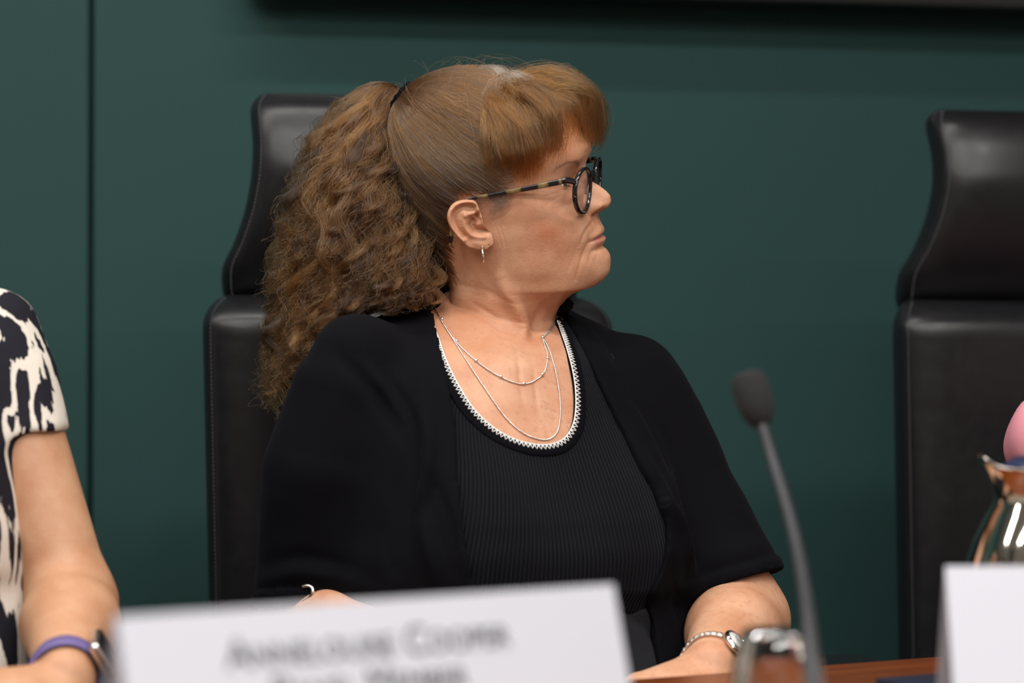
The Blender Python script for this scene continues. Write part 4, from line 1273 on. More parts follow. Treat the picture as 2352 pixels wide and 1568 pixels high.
HF = HR[:, 0]
parts = []
LA, LB, LCZ, LCY = 23.2, 21.8, 14.2, 33.5
def rim_pt(t, sg, ka=1.0):
    z = LB * ka * np.sin(t); y = LA * ka * np.cos(t) * (1 + 0.10 * np.sin(t)) 
    Y_ = sg * (LCY + y); Z_ = LCZ + z
    return np.stack([glx(Y_, Z_), Y_, Z_], -1)
for sg in (1, -1):
    t = np.linspace(0, 2*np.pi, 73)
    p = rim_pt(t, sg); v, f = tube(hw(p / 1000), np.tile([[0.0026, 0.0019]], (73, 1)), 12, up=HF); parts.append((v, f))
    e0 = rim_pt(np.array([math.radians(33)]), sg)[0]
    ep = np.array([e0 - np.array([0.5, 0, 0]), e0 + np.array([-1.5, sg * 4.5, 2.6]), np.array([88.5, sg * 66.5, 31.8]), np.array([84.5, sg * 69.3, 31.9])])
    v, f = tube(hw(crom(ep, 6) / 1000), np.tile([[0.0032, 0.0019]], (19, 1)), 12, up=HR[:, 2]); parts.append((v, f))
br = np.array([rim_pt(np.array([math.radians(150)]), -1)[0] * np.array([1, 1, 1]), [99.3, -5, 26.5], [99.8, 0, 27.2], [99.3, 5, 26.5], rim_pt(np.array([math.radians(150)]), 1)[0]])
br[0][1] = -11.5; br[-1][1] = 11.5; br[0][0] = br[-1][0] = 98.2; br[0][2] = br[-1][2] = 24.5
v, f = tube(hw(crom(br, 6) / 1000), np.tile([[0.0026, 0.0020]], (25, 1)), 12, up=HR[:, 2]); parts.append((v, f))
v, f = join(parts); mesh_obj('frame_front', v, f, M['frame'], glasses)
for sg in (1, -1):
    rr_ = np.linspace(0, 1, 9); t = np.linspace(0, 2*np.pi, 64, endpoint=False)
    V_ = []
    for side_ in (0.35, -0.9):
        for r0 in rr_:
            p = rim_pt(t, sg, max(r0, 1e-3)); p[:, 0] += side_ + 1.6 * (1 - r0 ** 2) - (0.25 if side_ < 0 else 0); V_.append(p)
    V_ = np.array(V_); V_[9:] = V_[9:][::-1]
    order = np.concatenate([V_[:9], V_[9:]]).reshape(-1, 3)
    mesh_obj('lens', hw(order / 1000), grid_faces(18, 64).tolist(), M['lens'], glasses)
    tp = np.array([(86, sg*69, 31.9), (75, sg*72, 31.6), (50, sg*74.8, 31.2), (20, sg*76.4, 31), (-6, sg*76.8, 30.6), (-20, sg*75.5, 25), (-31, sg*73, 12), (-38, sg*70.5, -3), (-42, sg*69, -13)], float)
    pth = crom(tp, 8); n_ = len(pth)
    hgt = np.interp(np.linspace(0, 1, n_), [0, 0.15, 0.45, 0.62, 0.9, 1], [3.1, 2.8, 1.8, 1.6, 2.6, 1.4]) / 1000
    v, f = tube(hw(pth / 1000), np.stack([hgt, np.full(n_, 0.0012)], -1), 12, up=HR[:, 2])
    tag(mesh_obj('temple_arm', v, f, M['tortoise'], glasses, attrs={'along': np.repeat(np.linspace(0, 1, n_), 12)}), 'tortoiseshell arm')
    v, f = tube(hw(np.array([(87.5, sg*66.8, 30.4), (83, sg*67.6, 30.6)]) / 1000), 0.0012, 10)
    mesh_obj('hinge', v, f, M['silver'], glasses)
    v, f = tube(hw(crom(np.array([(97, sg*10.5, 18), (94.5, sg*11.5, 13), (92, sg*13, 8)], float), 6) / 1000), np.tile([[0.0022, 0.0011]], (13, 1)), 10)
    mesh_obj('nose_pad', v, f, M['frame'], glasses)

# ------------------------------------------------------------------ jewellery
def chain_verts(P, r=0.00044, pitch=0.0021):
    P = resample(P, 0.0005)
    L = np.arange(len(P)) * 0.0005
    T_ = np.gradient(P, axis=0); T_ /= np.linalg.norm(T_, axis=1)[:, None]
    a = np.cross(T_, [0, 0, 1.0]); a /= np.linalg.norm(a, axis=1)[:, None] + 1e-9; b = np.cross(T_, a)
    bits = []
    for k_ in (0, math.pi):
        w_ = 2*np.pi * L / pitch + k_
        bits.append(tube(P + 0.00036 * (np.cos(w_)[:, None] * a + np.sin(w_)[:, None] * b), r, 6))
    return join(bits)
def on_skin(pxs):
    h = trace_on(body_bvh, pxs, 8)
    out = []
    for p in h:
        q = body_bvh.find_nearest(Vector(p)); n = np.array(q[1])
        if n @ (CAM - p) < 0: n = -n
        out.append(p + n * 0.0013)
    return np.array(out)
def nape(a, b):
    """round the hidden back of the neck from a to b"""
    pts = []
    c = np.array([-0.012, 2.485])
    a0 = math.atan2(a[1] - c[1], a[0] - c[0]); b0 = math.atan2(b[1] - c[1], b[0] - c[0])
    if a0 < 0: a0 += 2*math.pi
    if b0 < 0: b0 += 2*math.pi
    if b0 < a0: b0 += 2*math.pi
    for t in np.linspace(0.08, 0.94, 14):
        an = a0 + (b0 - a0) * t; z = a[2] * (1-t) + b[2] * t + 0.022 * math.sin(math.pi * t)
        d = Vector((math.cos(an), math.sin(an), 0)); o_ = Vector((c[0], c[1], z))
        h = body_bvh.ray_cast(o_, d, 0.3)
        r0 = h[3] if h[0] is not None else 0.06
        pts.append(np.array(o_ + d * (r0 + 0.0016)))
    return np.array(pts)
for nm, px, beads in (('silver chain necklace with small round beads, the shorter of the two', [(992, 694), (1014, 737), (1048, 786), (1093, 830), (1150, 867), (1202, 883), (1245, 862), (1257, 823), (1251, 795), (1246, 776)],
                       [(1016, 735), (1049, 785), (1093, 830), (1150, 866), (1203, 882), (1245, 861), (1257, 824), (1246, 777)]),
                      ('plain silver twisted chain necklace hanging lower towards the neckline', [(994, 700), (1017, 742), (1050, 795), (1085, 850), (1130, 918), (1165, 965), (1200, 995), (1235, 1009), (1262, 1009), (1280, 990), (1286, 950), (1283, 900), (1272, 840), (1259, 800), (1247, 778)], [])):
    sk = on_skin(px)
    bk = nape(sk[-1], sk[0])
    loop = crom(np.vstack([sk[::3], sk[-1:], bk, sk[:1]]), 5)
    nkl = thing('necklace', nm, 'necklace', sk[len(sk)//2])
    v, f = chain_verts(loop); mesh_obj('chain', v, f, M['silver'], nkl)
    for bpx in beads:
        h = on_skin([bpx, (bpx[0] + 1, bpx[1])])
        if len(h):
            bm = bmesh.new(); bmesh.ops.create_uvsphere(bm, u_segments=14, v_segments=8, radius=0.0019)
            bmesh.ops.translate(bm, vec=Vector(h[0]), verts=bm.verts); bm_obj('bead', bm, M['silver'], nkl)
er = ear_plane((840, 990)) + EAR_N * 0.0042
erw = hw(er)
ear_t = thing('earring', 'small silver hoop earring hanging from the ear lobe', 'earring', erw)
bm = bmesh.new(); bmesh.ops.create_uvsphere(bm, u_segments=14, v_segments=8, radius=0.0014); bmesh.ops.translate(bm, vec=Vector(erw), verts=bm.verts)
bm_obj('stud', bm, M['silver'], ear_t)
hp = []
dn = np.array([0.10, 0, -0.995]); bk_ = nrm(np.array([0.02, 0.99, 0.1]))
for q_ in np.linspace(0, 2*np.pi, 49):
    hp.append(erw + dn * 0.0076 - dn * math.cos(q_) * 0.0076 + bk_ * (math.sin(q_) * 0.0072))
v, f = tube(np.array(hp), 0.00085 + 0.00022 * np.sin(np.linspace(0, 90, 49)), 10)
mesh_obj('hoop', v, f, M['silver'], ear_t)

# ------------------------------------------------------------------ wristwatch on her left wrist
wr, el_, kn_ = (np.asarray(ARM_L[k_], float) for k_ in ('wr', 'el', 'kn'))
wax = nrm(el_ - wr)                                   # along the forearm
wc = wr + wax * 0.012
arm_bvh = BVHTree.FromPolygons([tuple(p) for p in arm_l[0]], arm_l[1].tolist())
face_d = nrm(np.array([0.50, -0.70, 0.52])); face_d = nrm(face_d - wax * (face_d @ wax)); sd_ = np.cross(wax, face_d)
def wrist_pt(an, off, ax=0.0):
    d = face_d * math.cos(an) + sd_ * math.sin(an); o_ = wc + wax * ax
    h = arm_bvh.ray_cast(Vector(o_), Vector(d), 0.1)
    return o_ + d * ((h[3] if h[0] is not None else 0.027) + off), d
watch = thing('wristwatch', 'silver wristwatch with a white oval dial and link bracelet, worn on the wrist', 'watch', wc)
pc, dc = wrist_pt(0, 0.0035)
fr3 = Matrix((sd_, wax, dc)).transposed()
def watch_lathe(prof, m, nm, par, sx=1.1, sy=1.34):
    v, f = lathe(prof, 48); v = v * np.array([sx, sy, 1]); v = v @ np.array([sd_, wax, dc]) + pc
    return mesh_obj(nm, v, f, m, par)
case = watch_lathe([(1e-5, -0.0035), (0.0108, -0.0035), (0.0126, -0.002), (0.0130, 0.0005), (0.0122, 0.0024), (0.0108, 0.0030), (0.0100, 0.0026), (0.0098, 0.0018), (1e-5, 0.0018)], M['chrome'], 'case', watch)
dial = watch_lathe([(1e-5, 0.0021), (0.0097, 0.0021), (0.0098, 0.0012)], mat('dial_white', (0.78, 0.78, 0.76), 0.4), 'dial', watch)
tick = mat('dial_marks', (0.03, 0.03, 0.03), 0.5)
tb = []
for k_ in range(12):
    an = k_ * math.pi / 6; c_, s_ = math.cos(an), math.sin(an)
    a = np.array([0.0074*c_, 0.0074*1.22*s_, 0.0023]); b = np.array([0.0087*c_, 0.0087*1.22*s_, 0.0023]); tb.append(tube(np.array([a, b]), 0.00022, 6))
v, f = join(tb); mesh_obj('hour_marks', v @ np.array([sd_, wax, dc]) + pc, f, tick, dial)
for an, ln in ((0.6, 0.0045), (2.4, 0.0068)):
    v, f = tube(np.array([[0, 0, 0.0025], [ln*math.cos(an), ln*1.15*math.sin(an), 0.0025]]), 0.00025, 6)
    mesh_obj('hand', v @ np.array([sd_, wax, dc]) + pc, f, tick, dial)
v, f = lathe([(1e-5, 0), (0.0015, 0), (0.0018, 0.0008), (0.0018, 0.0022), (1e-5, 0.0026)], 16)
Rk = Vector((0, 0, 1)).rotation_difference(Vector(-wax)).to_matrix()
mesh_obj('crown', v @ np.array(Rk).T + pc - wax * 0.0158, f, M['chrome'], watch)
bm = bmesh.new()
for k_ in range(26):
    an = math.radians(32 + 296 * k_ / 25)
    p, d = wrist_pt(an, 0.0016)
    p2, _ = wrist_pt(an + 0.02, 0.0016); tg = nrm(p2 - p); ax_ = nrm(np.cross(d, tg))
    for o_, wd_, hh in ((-0.0038, 0.0030, 0.0022), (0, 0.0036, 0.0030), (0.0038, 0.0030, 0.0022)):
        mm_ = Matrix((tg, ax_, nrm(np.cross(tg, ax_)))).transposed().to_4x4()
        rbox(bm, Vector(p + ax_ * o_), (0.0052, wd_, hh), 0.0006, 2, mm_)
bm_obj('bracelet', bm, M['silver'], watch)

# ------------------------------------------------------------------ office chairs
CHW = 0.236
def pad(zs, hw_, cf_, th_, m, name, par, nex=5.0, seg=96, conc=0.0):
    """upholstered pad: rows over z with half-width hw_(z), centre depth cf_(z), half-thickness th_(z)"""
    th = np.linspace(0, 2*np.pi, seg, endpoint=False)
    V_ = []
    for z in zs:
        w_, c_, t_ = hw_(z), cf_(z), th_(z)
        a = np.abs(np.cos(th)) ** (2 / nex) * np.sign(np.cos(th)) * w_
        b = np.abs(np.sin(th)) ** (2 / 3.0) * np.sign(np.sin(th)) * t_
        V_.append(np.stack([a, c_ + b - conc * (1 - (a / w_) ** 2) * 0 + conc * ((a / max(w_, 1e-6)) ** 2), np.full(seg, z)], -1))
    V_ = np.array(V_); F_ = grid_faces(len(zs), seg).tolist()
    F_.append(list(range(seg))[::-1]); F_.append(list(range((len(zs)-1)*seg, len(zs)*seg)))
    me = bpy.data.meshes.new(name); me.from_pydata(V_.reshape(-1, 3).tolist(), [], F_)
    me.polygons.foreach_set('use_smooth', [True] * len(me.polygons)); me.materials.append(m); me.update()
    o = bpy.data.objects.new(name, me); COL.objects.link(o); o.parent = par
    return o, V_
def ends(z, z0, z1, r):
    d = np.minimum(z - z0, z1 - z)
    return np.where(d < r, np.sqrt(np.maximum(1e-4, 1 - (1 - np.clip(d / r, 0, 1)) ** 2)), 1.0)
def make_chair(label):
    ch = thing('office_chair', label, 'chair', (0, 0, 0), 0, 'high-backed leather committee chairs')
    z0, z1 = 0.50, 1.100
    zs = np.concatenate([z0 + 0.03 * (1 - np.cos(np.linspace(0, np.pi/2, 8))), np.linspace(0.55, 1.05, 22), z1 - 0.045 + 0.045 * np.sin(np.linspace(0.1, np.pi/2, 10))])
    e = lambda z: float(ends(np.array([z]), z0, z1, 0.042)[0])
    back, V_ = pad(zs, lambda z: CHW - 0.016 * (1.1 - z) / 0.6 - 0.042 * (1 - e(z)), lambda z: 0.02 + 0.055 * (1 - e(z)) * (z > 0.9) - 0.03 * (z - 0.8), lambda z: 0.040 * e(z) + 0.001, M['leather'], 'backrest', ch, 7.0)
    z0h, z1h = 1.086, 1.331
    wk = [(1.08, 0.204), (1.10, 0.207), (1.125, 0.209), (1.16, 0.196), (1.20, 0.184), (1.24, 0.178), (1.27, 0.1765), (1.30, 0.1775), (1.33, 0.178)]
    ck = [(1.08, 0.062), (1.10, 0.044), (1.13, 0.026), (1.17, 0.006), (1.21, -0.006), (1.24, -0.010), (1.275, -0.003), (1.33, 0.026)]
    zs = np.concatenate([z0h + 0.02 * (1 - np.cos(np.linspace(0, np.pi/2, 8))), np.linspace(1.112, 1.30, 24), z1h - 0.026 + 0.026 * np.sin(np.linspace(0.1, np.pi/2, 10))])
    eh = lambda z: float(ends(np.array([z]), z0h, z1h, 0.026)[0])
    wf = lambda z: float(pchip([a for a, _ in wk], [b for _, b in wk], np.array([z]))[0]) + 0.001 - (0.022 if z > 1.2 else 0.010) * (1 - eh(z))
    cf = lambda z: 0.035 + float(pchip([a for a, _ in ck], [b for _, b in ck], np.array([z]))[0])
    head, Vh = pad(zs, wf, cf, lambda z: 0.044 * eh(z) + 0.001, M['leather'], 'headrest', ch, 5.0)
    for o_, VV, par in ((back, V_, back), (head, Vh, head)):
        # seam welt and stitches down both side edges
        for sg in (0, 1):
            bits = []
            ln = resample(VV[4:-3, (96 - 7 if sg == 0 else 48 + 7)], 0.0045)
            n_ = np.array([1.0 if sg == 0 else -1.0, -0.6, 0]); n_ /= np.linalg.norm(n_)
            for p in ln:
                bits.append(tube(np.array([p + n_ * 0.0006 - [0, 0, 0.0014], p + n_ * 0.0006 + [0, 0, 0.0014]]), 0.00045, 5))
            v, f = join(bits)
            me = bpy.data.meshes.new('stitching'); me.from_pydata(v.tolist(), [], f); me.materials.append(M['thread']); me.update()
            st = bpy.data.objects.new('stitching', me); COL.objects.link(st); st.parent = par
            tag(st, 'grey stitching')
    bm = bmesh.new(); rbox(bm, (0, -0.23, 0.415), (0.46, 0.46, 0.09), 0.035, 5); bm_obj('seat', bm, M['leather'], ch, local=True)
    bm = bmesh.new(); rbox(bm, (0, 0.065, 0.86), (0.10, 0.03, 0.62), 0.008, 3); rbox(bm, (0, 0.0, 0.355), (0.10, 0.24, 0.03), 0.008, 3); rbox(bm, (0, 0.065, 0.47), (0.08, 0.03, 0.2), 0.008, 3)
    bm_obj('frame', bm, M['plastic'], ch, local=True)
    for sg in (-1, 1):
        bm = bmesh.new(); rbox(bm, (sg * 0.345, -0.20, 0.672), (0.078, 0.26, 0.034), 0.014, 4); arm = bm_obj('armrest', bm, M['leather'], ch, local=True)
        bm = bmesh.new(); rbox(bm, (sg * 0.345, -0.15, 0.54), (0.03, 0.07, 0.24), 0.006, 2); rbox(bm, (sg * 0.245, -0.15, 0.42), (0.22, 0.07, 0.025), 0.006, 2)
        o_ = bm_obj('post', bm, M['plastic'], arm, local=True)
    v, f = lathe([(1e-5, 0.10), (0.03, 0.10), (0.03, 0.25), (0.02, 0.25), (0.02, 0.35), (1e-5, 0.35)], 24)
    me = bpy.data.meshes.new('column'); me.from_pydata(v.tolist(), [], f); me.materials.append(M['plastic']); me.update(); o_ = bpy.data.objects.new('column', me); COL.objects.link(o_); o_.parent = ch
    for k_ in range(5):
        an = k_ * 2*math.pi/5 + 0.3
        bm = bmesh.new(); rbox(bm, (0.16, 0, 0.085), (0.30, 0.04, 0.03), 0.008, 2); bmesh.ops.rotate(bm, cent=(0, 0, 0), matrix=Matrix.Rotation(an, 3, 'Z'), verts=bm.verts); lg_ = bm_obj('leg', bm, M['plastic'], ch, local=True)
        bm = bmesh.new(); bmesh.ops.create_cone(bm, cap_ends=True, segments=24, radius1=0.03, radius2=0.03, depth=0.035); bmesh.ops.rotate(bm, cent=(0, 0, 0), matrix=Matrix.Rotation(math.pi/2, 3, 'X'), verts=bm.verts)
        bmesh.ops.translate(bm, vec=(0.29, 0, 0.031), verts=bm.verts); bmesh.ops.rotate(bm, cent=(0, 0, 0), matrix=Matrix.Rotation(an, 3, 'Z'), verts=bm.verts); bm_obj('castor', bm, M['plastic'], lg_, local=True)
    return ch
def copy_tree(o, parent=None, skip=()):
    c = o.copy(); COL.objects.link(c)
    if parent is not None: c.parent = parent
    for ch in o.children:
        if ch.name.split('.')[0] not in skip: copy_tree(ch, c, skip)
    return c
RC = math.radians(11.2)
chair = make_chair('black leather high-backed office chair behind the woman in the black cardigan')
chairb = copy_tree(chair); chairb['label'] = 'black leather high-backed office chair at the right edge, behind the steel jug'
for c_ in [q_ for q_ in chairb.children if q_.name.startswith('armrest') and q_.data.vertices[0].co.x > 0]:
    for d_ in list(c_.children): bpy.data.objects.remove(d_, do_unlink=True)
    bpy.data.objects.remove(c_, do_unlink=True)      # the unseen arm on the side of the leaning neighbour
chairc = copy_tree(chair, None, ('armrest',)); chairc['label'] = 'black leather office chair under the person in the patterned dress'
for c_, (x, y) in ((chair, (-0.114, 2.745)), (chairb, (0.690, 2.915)), (chairc, (-0.86, 2.57))):
    c_.location = (x, y, 0); c_.rotation_euler = (0, 0, RC)

# ------------------------------------------------------------------ committee table
TZ = 0.735
def on_plane(px, py, z):
    r = ray(px, py); return CAM + r * ((z - CAM[2]) / r[2])
e0, e1 = on_plane(1420, 1561, TZ), on_plane(2170, 1506, TZ)
TDIR = nrm(e1 - e0); TA = math.atan2(TDIR[1], TDIR[0]); TN = np.array([TDIR[1], -TDIR[0], 0])     # TN points to the camera side
table = thing('committee_table', 'long reddish-brown polished wooden table in front of the seated people', 'table', (e0[0], e0[1], 0), TA)
bm = bmesh.new(); rbox(bm, (-0.30, -0.44, TZ - 0.017), (2.1, 0.88, 0.034), 0.004, 3); bm_obj('table_top', bm, M['wood'], table, local=True)
bm = bmesh.new(); rbox(bm, (-0.30, -0.80, 0.36), (2.0, 0.03, 0.70), 0.003, 2); bm_obj('front_panel', bm, M['wood'], table, local=True)
for x_ in (-1.22, 0.62):
    bm = bmesh.new(); rbox(bm, (x_, -0.55, 0.359), (0.04, 0.46, 0.716), 0.003, 2); bm_obj('leg_panel', bm, M['wood'], table, local=True)
# dark notebook between the name card and the far table edge
pad_c = on_plane(2190, 1592, TZ)
fol = thing('notebook', 'small dark navy notebook lying on the table behind the blank name card', 'notebook', (pad_c[0], pad_c[1], TZ), TA)
bm = bmesh.new(); rbox(bm, (0, 0, 0.0045), (0.075, 0.105, 0.007), 0.001, 2); bm_obj('pages', bm, M['white_thread'], fol, local=True)
bm = bmesh.new(); rbox(bm, (0, 0, 0.0088), (0.08, 0.11, 0.0016), 0.0006, 2); rbox(bm, (-0.0395, 0, 0.005), (0.0016, 0.11, 0.008), 0.0006, 2); rbox(bm, (0, 0, 0.0009), (0.08, 0.11, 0.0016), 0.0006, 2)
bm_obj('cover', bm, mat('navy_cover', (0.012, 0.016, 0.035), 0.5), fol, local=True)

# ------------------------------------------------------------------ name cards
M['card'] = mat('white_card', (0.55, 0.575, 0.645), 0.55)
M['ink'] = mat('dark_ink', (0.03, 0.03, 0.035), 0.6)
def name_card(p0, p1, label, text=None):
    """tent card with its top edge from p0 to p1 (world), standing on the table"""
    p0, p1 = np.asarray(p0), np.asarray(p1)
    wd_ = np.linalg.norm((p1 - p0)[:2]); d = nrm((p1 - p0) * [1, 1, 0]); hgt = (p0[2] + p1[2]) / 2 - TZ
    an = math.atan2(d[1], d[0]); mid = (p0 + p1) / 2
    t = thing('name_card', label, 'name card', (mid[0], mid[1], TZ), an)
    sp = 0.036
    th_ = 0.0016
    for nm, sg in (('front_panel', -1), ('back_panel', 1)):
        V_ = []
        for x_ in (-wd_/2, wd_/2):
            for (yy, zz2) in ((0, hgt), (sg * sp, 0.0), (sg * sp - sg * th_ * 1.6, 0.0), (0, hgt - th_ * 2.2)):
                V_.append((x_, yy, zz2))
        F_ = [(0, 1, 5, 4), (1, 2, 6, 5), (2, 3, 7, 6), (3, 0, 4, 7), (0, 3, 2, 1), (4, 5, 6, 7)]
        me = bpy.data.meshes.new(nm); me.from_pydata(V_, [], F_); me.materials.append(M['card']); me.update()
        bm = bmesh.new(); bm.from_mesh(me); bmesh.ops.recalc_face_normals(bm, faces=bm.faces); bm.to_mesh(me); bm.free()
        o = bpy.data.objects.new(nm, me); COL.objects.link(o); o.parent = t
        if sg < 0: front = o
    if text:
        tilt = math.atan2(hgt, sp)                       # face rises this steeply
        nf_ = np.array([0, -math.sin(tilt), math.cos(tilt)])
        Rz_ = np.array([[math.cos(an), -math.sin(an), 0], [math.sin(an), math.cos(an), 0], [0, 0, 1]])
        nw = Rz_ @ nf_; o0 = np.array([mid[0], mid[1], TZ + hgt])
        for s_, (qa, qb), first in text:
            pa, pb = (CAM + ray(*q_) * (((o0 - CAM) @ nw) / (ray(*q_) @ nw)) for q_ in (qa, qb))
            la, lb = Rz_.T @ (pa - [mid[0], mid[1], TZ]), Rz_.T @ (pb - [mid[0], mid[1], TZ])
            c = bpy.data.curves.new('lettering', 'FONT'); c.body = s_
            c.small_caps_scale = 0.76; c.extrude = 0.0002; c.size = 1.0
            for k_, ch_ in enumerate(c.body_format): ch_.use_small_caps = s_[k_].islower()
            o = bpy.data.objects.new('lettering', c); COL.objects.link(o)
            bpy.context.view_layer.update()
            w0 = o.dimensions.x
            c.size = abs(lb[0] - la[0]) / w0
            c.materials.append(M['ink'])
            o.parent = front
            zb_ = (la[2] + lb[2]) / 2
            o.location = (min(la[0], lb[0]), -sp * (1 - zb_ / hgt) - 0.0006, zb_)
            o.rotation_euler = (tilt, 0, 0)
            bpy.context.view_layer.update()
            me = bpy.data.meshes.new_from_object(o.evaluated_get(bpy.context.evaluated_depsgraph_get()))
            o2 = bpy.data.objects.new('lettering', me); COL.objects.link(o2); o2.parent = front; o2.location = o.location; o2.rotation_euler = o.rotation_euler
            if not me.materials: me.materials.append(M['ink'])
            bpy.data.objects.remove(o, do_unlink=True)
    return t
c0 = at(266, 1416, 1.35); zt = c0[2]
c1 = on_plane(1409, 1341, zt)
name_card(c0, c1, 'white folded name card with a printed name, in front of the woman in black',
          [('Annelouise Cooper', ((522, 1537), (1172, 1482)), True), ('Panel Member', ((628, 1616), (1072, 1582)), False)])
r0 = on_plane(2171, 1300, zt); dd_ = np.array([math.cos(math.radians(4)), math.sin(math.radians(4)), 0])
name_card(r0, r0 + dd_ * np.linalg.norm(c1 - c0), 'white folded name card with a blank visible edge, in front of the steel jug')

# ------------------------------------------------------------------ water glass, upside down
gm = mat('clear_glass', (1, 1, 1), 0.0); gb = gm.node_tree.nodes['Principled BSDF']
gb.inputs['Transmission Weight'].default_value = 1.0; gb.inputs['IOR'].default_value = 1.45
gp = at(1787, 1440, 1.72)
v, f = lathe([(1e-5, 0.0885), (0.0215, 0.0885), (0.0238, 0.0872), (0.0252, 0.083), (0.0285, 0.071), (0.0322, 0.050), (0.0345, 0.028), (0.0352, 0.002), (0.0345, 0.0), (0.0330, 0.001),
              (0.0322, 0.028), (0.0298, 0.049), (0.0262, 0.066), (0.0215, 0.0705), (1e-5, 0.0712)], 96)
tum = mesh_obj('tumbler', v, f, gm); tum.location = (gp[0], gp[1], TZ + 0.0005); tum.scale = (1.07, 1.07, 1.0)
tag(tum, 'clear glass tumbler standing upside down on the table by the microphone', 'glass')

# ------------------------------------------------------------------ gooseneck microphone
mic_pts = [(1746, 962, 1.885), (1776, 1062, 1.865), (1804, 1152, 1.835), (1829, 1250, 1.795), (1847, 1350, 1.745), (1858, 1440, 1.70), (1866, 1540, 1.665), (1872, 1640, 1.645), (1876, 1735, 1.635)]
mp_ = np.array([at(*p) for p in mic_pts])
bx_, by_ = mp_[-1][0], mp_[-1][1]
mic = thing('microphone', 'black gooseneck microphone with a foam windscreen bending up from the table', 'microphone', (bx_, by_, TZ))
rubber = mat('dark_rubber', (0.022, 0.022, 0.026), 0.55)
pth = crom(mp_, 14)
rad_ = np.interp(np.linspace(0, 1, len(pth)), [0, 0.06, 0.5, 0.62, 0.7, 1], [0.0042, 0.0042, 0.0046, 0.0050, 0.0060, 0.0064])
v, f = tube(pth, rad_ + 0.00018 * np.sin(np.arange(len(pth)) * math.pi), 16)
mesh_obj('gooseneck', v, f, rubber, mic)
ha = nrm(at(1714, 858, 1.90) - at(1747, 965, 1.885)); hb = at(1747, 966, 1.885)
Rm = np.array(Vector((0, 0, 1)).rotation_difference(Vector(ha)).to_matrix())
v, f = lathe([(1e-5, -0.004), (0.0062, -0.004), (0.0088, -0.001), (0.0118, 0.004), (0.0136, 0.011), (0.0144, 0.022), (0.0143, 0.033), (0.0134, 0.0372), (0.0105, 0.0392), (1e-5, 0.0398)], 36)
foam = mat('foam_black', (0.0105, 0.010, 0.0115), 0.95); nt, b, L = nodes(foam); nn_ = noise(nt, 900, 3, vec=coord(nt)); bump(foam, nn_.outputs[0], 0.8, 0.001)
mesh_obj('windscreen', v @ Rm.T + hb, f, foam, mic)
v, f = lathe([(1e-5, 0), (0.042, 0), (0.042, 0.010), (0.038, 0.018), (0.020, 0.024), (0.012, 0.036), (0.0075, 0.040), (1e-5, 0.040)], 40)
mesh_obj('base', v + np.array([bx_, by_, TZ + 0.0004]), f, M['plastic'], mic)

# ------------------------------------------------------------------ steel jug
jx, jy = 0.446, 2.0
jug = thing('jug', 'polished steel vacuum jug with a pouring lip behind the blank name card', 'jug', (jx, jy, TZ))
pr = [(1e-5, 0.0), (0.070, 0.0), (0.074, 0.004), (0.079, 0.030), (0.080, 0.055), (0.077, 0.085), (0.071, 0.112), (0.063, 0.135), (0.0535, 0.154), (0.0475, 0.1635), (0.0462, 0.168),
      (0.0470, 0.174), (0.0495, 0.183), (0.0530, 0.1895), (0.0560, 0.1925), (0.0570, 0.1935), (0.0560, 0.1942), (0.0520, 0.1900), (0.0480, 0.183), (0.0440, 0.172), (1e-5, 0.170)]
v, f = lathe(pr, 96)
an_ = np.arctan2(v[:, 1], v[:, 0]); ad_ = np.abs((an_ - math.radians(188) + np.pi) % (2*np.pi) - np.pi)
k_ = np.exp(-(ad_ / 0.30) ** 2) * sstep(0.168, 0.194, v[:, 2]) * (np.hypot(v[:, 0], v[:, 1]) > 0.02)
ex = 1 + 0.10 * k_; v[:, 0] *= ex; v[:, 1] *= ex; v[:, 2] += 0.011 * k_
steel = mat('polished_steel', (0.80, 0.77, 0.70), 0.07, 1.0)
mesh_obj('body', v + np.array([jx, jy, TZ + 0.0004]), f, steel, jug)
v, f = lathe([(1e-5, 0.165), (0.043, 0.165), (0.0435, 0.186), (0.040, 0.196), (0.028, 0.203), (1e-5, 0.2045)], 48)
mesh_obj('lid', v + np.array([jx, jy, TZ]), f, mat('navy_lid', (0.015, 0.022, 0.06), 0.3), jug)
hp = np.array([(0.045, 0.010, 0.182), (0.085, 0.018, 0.190), (0.120, 0.026, 0.165), (0.128, 0.028, 0.115), (0.115, 0.025, 0.070), (0.077, 0.017, 0.050)]) + np.array([jx, jy, TZ])
v, f = tube(crom(hp, 8), np.tile([[0.011, 0.006]], (41, 1)), 14, up=(0.2, -0.98, 0)); mesh_obj('handle', v, f, M['plastic'], jug)

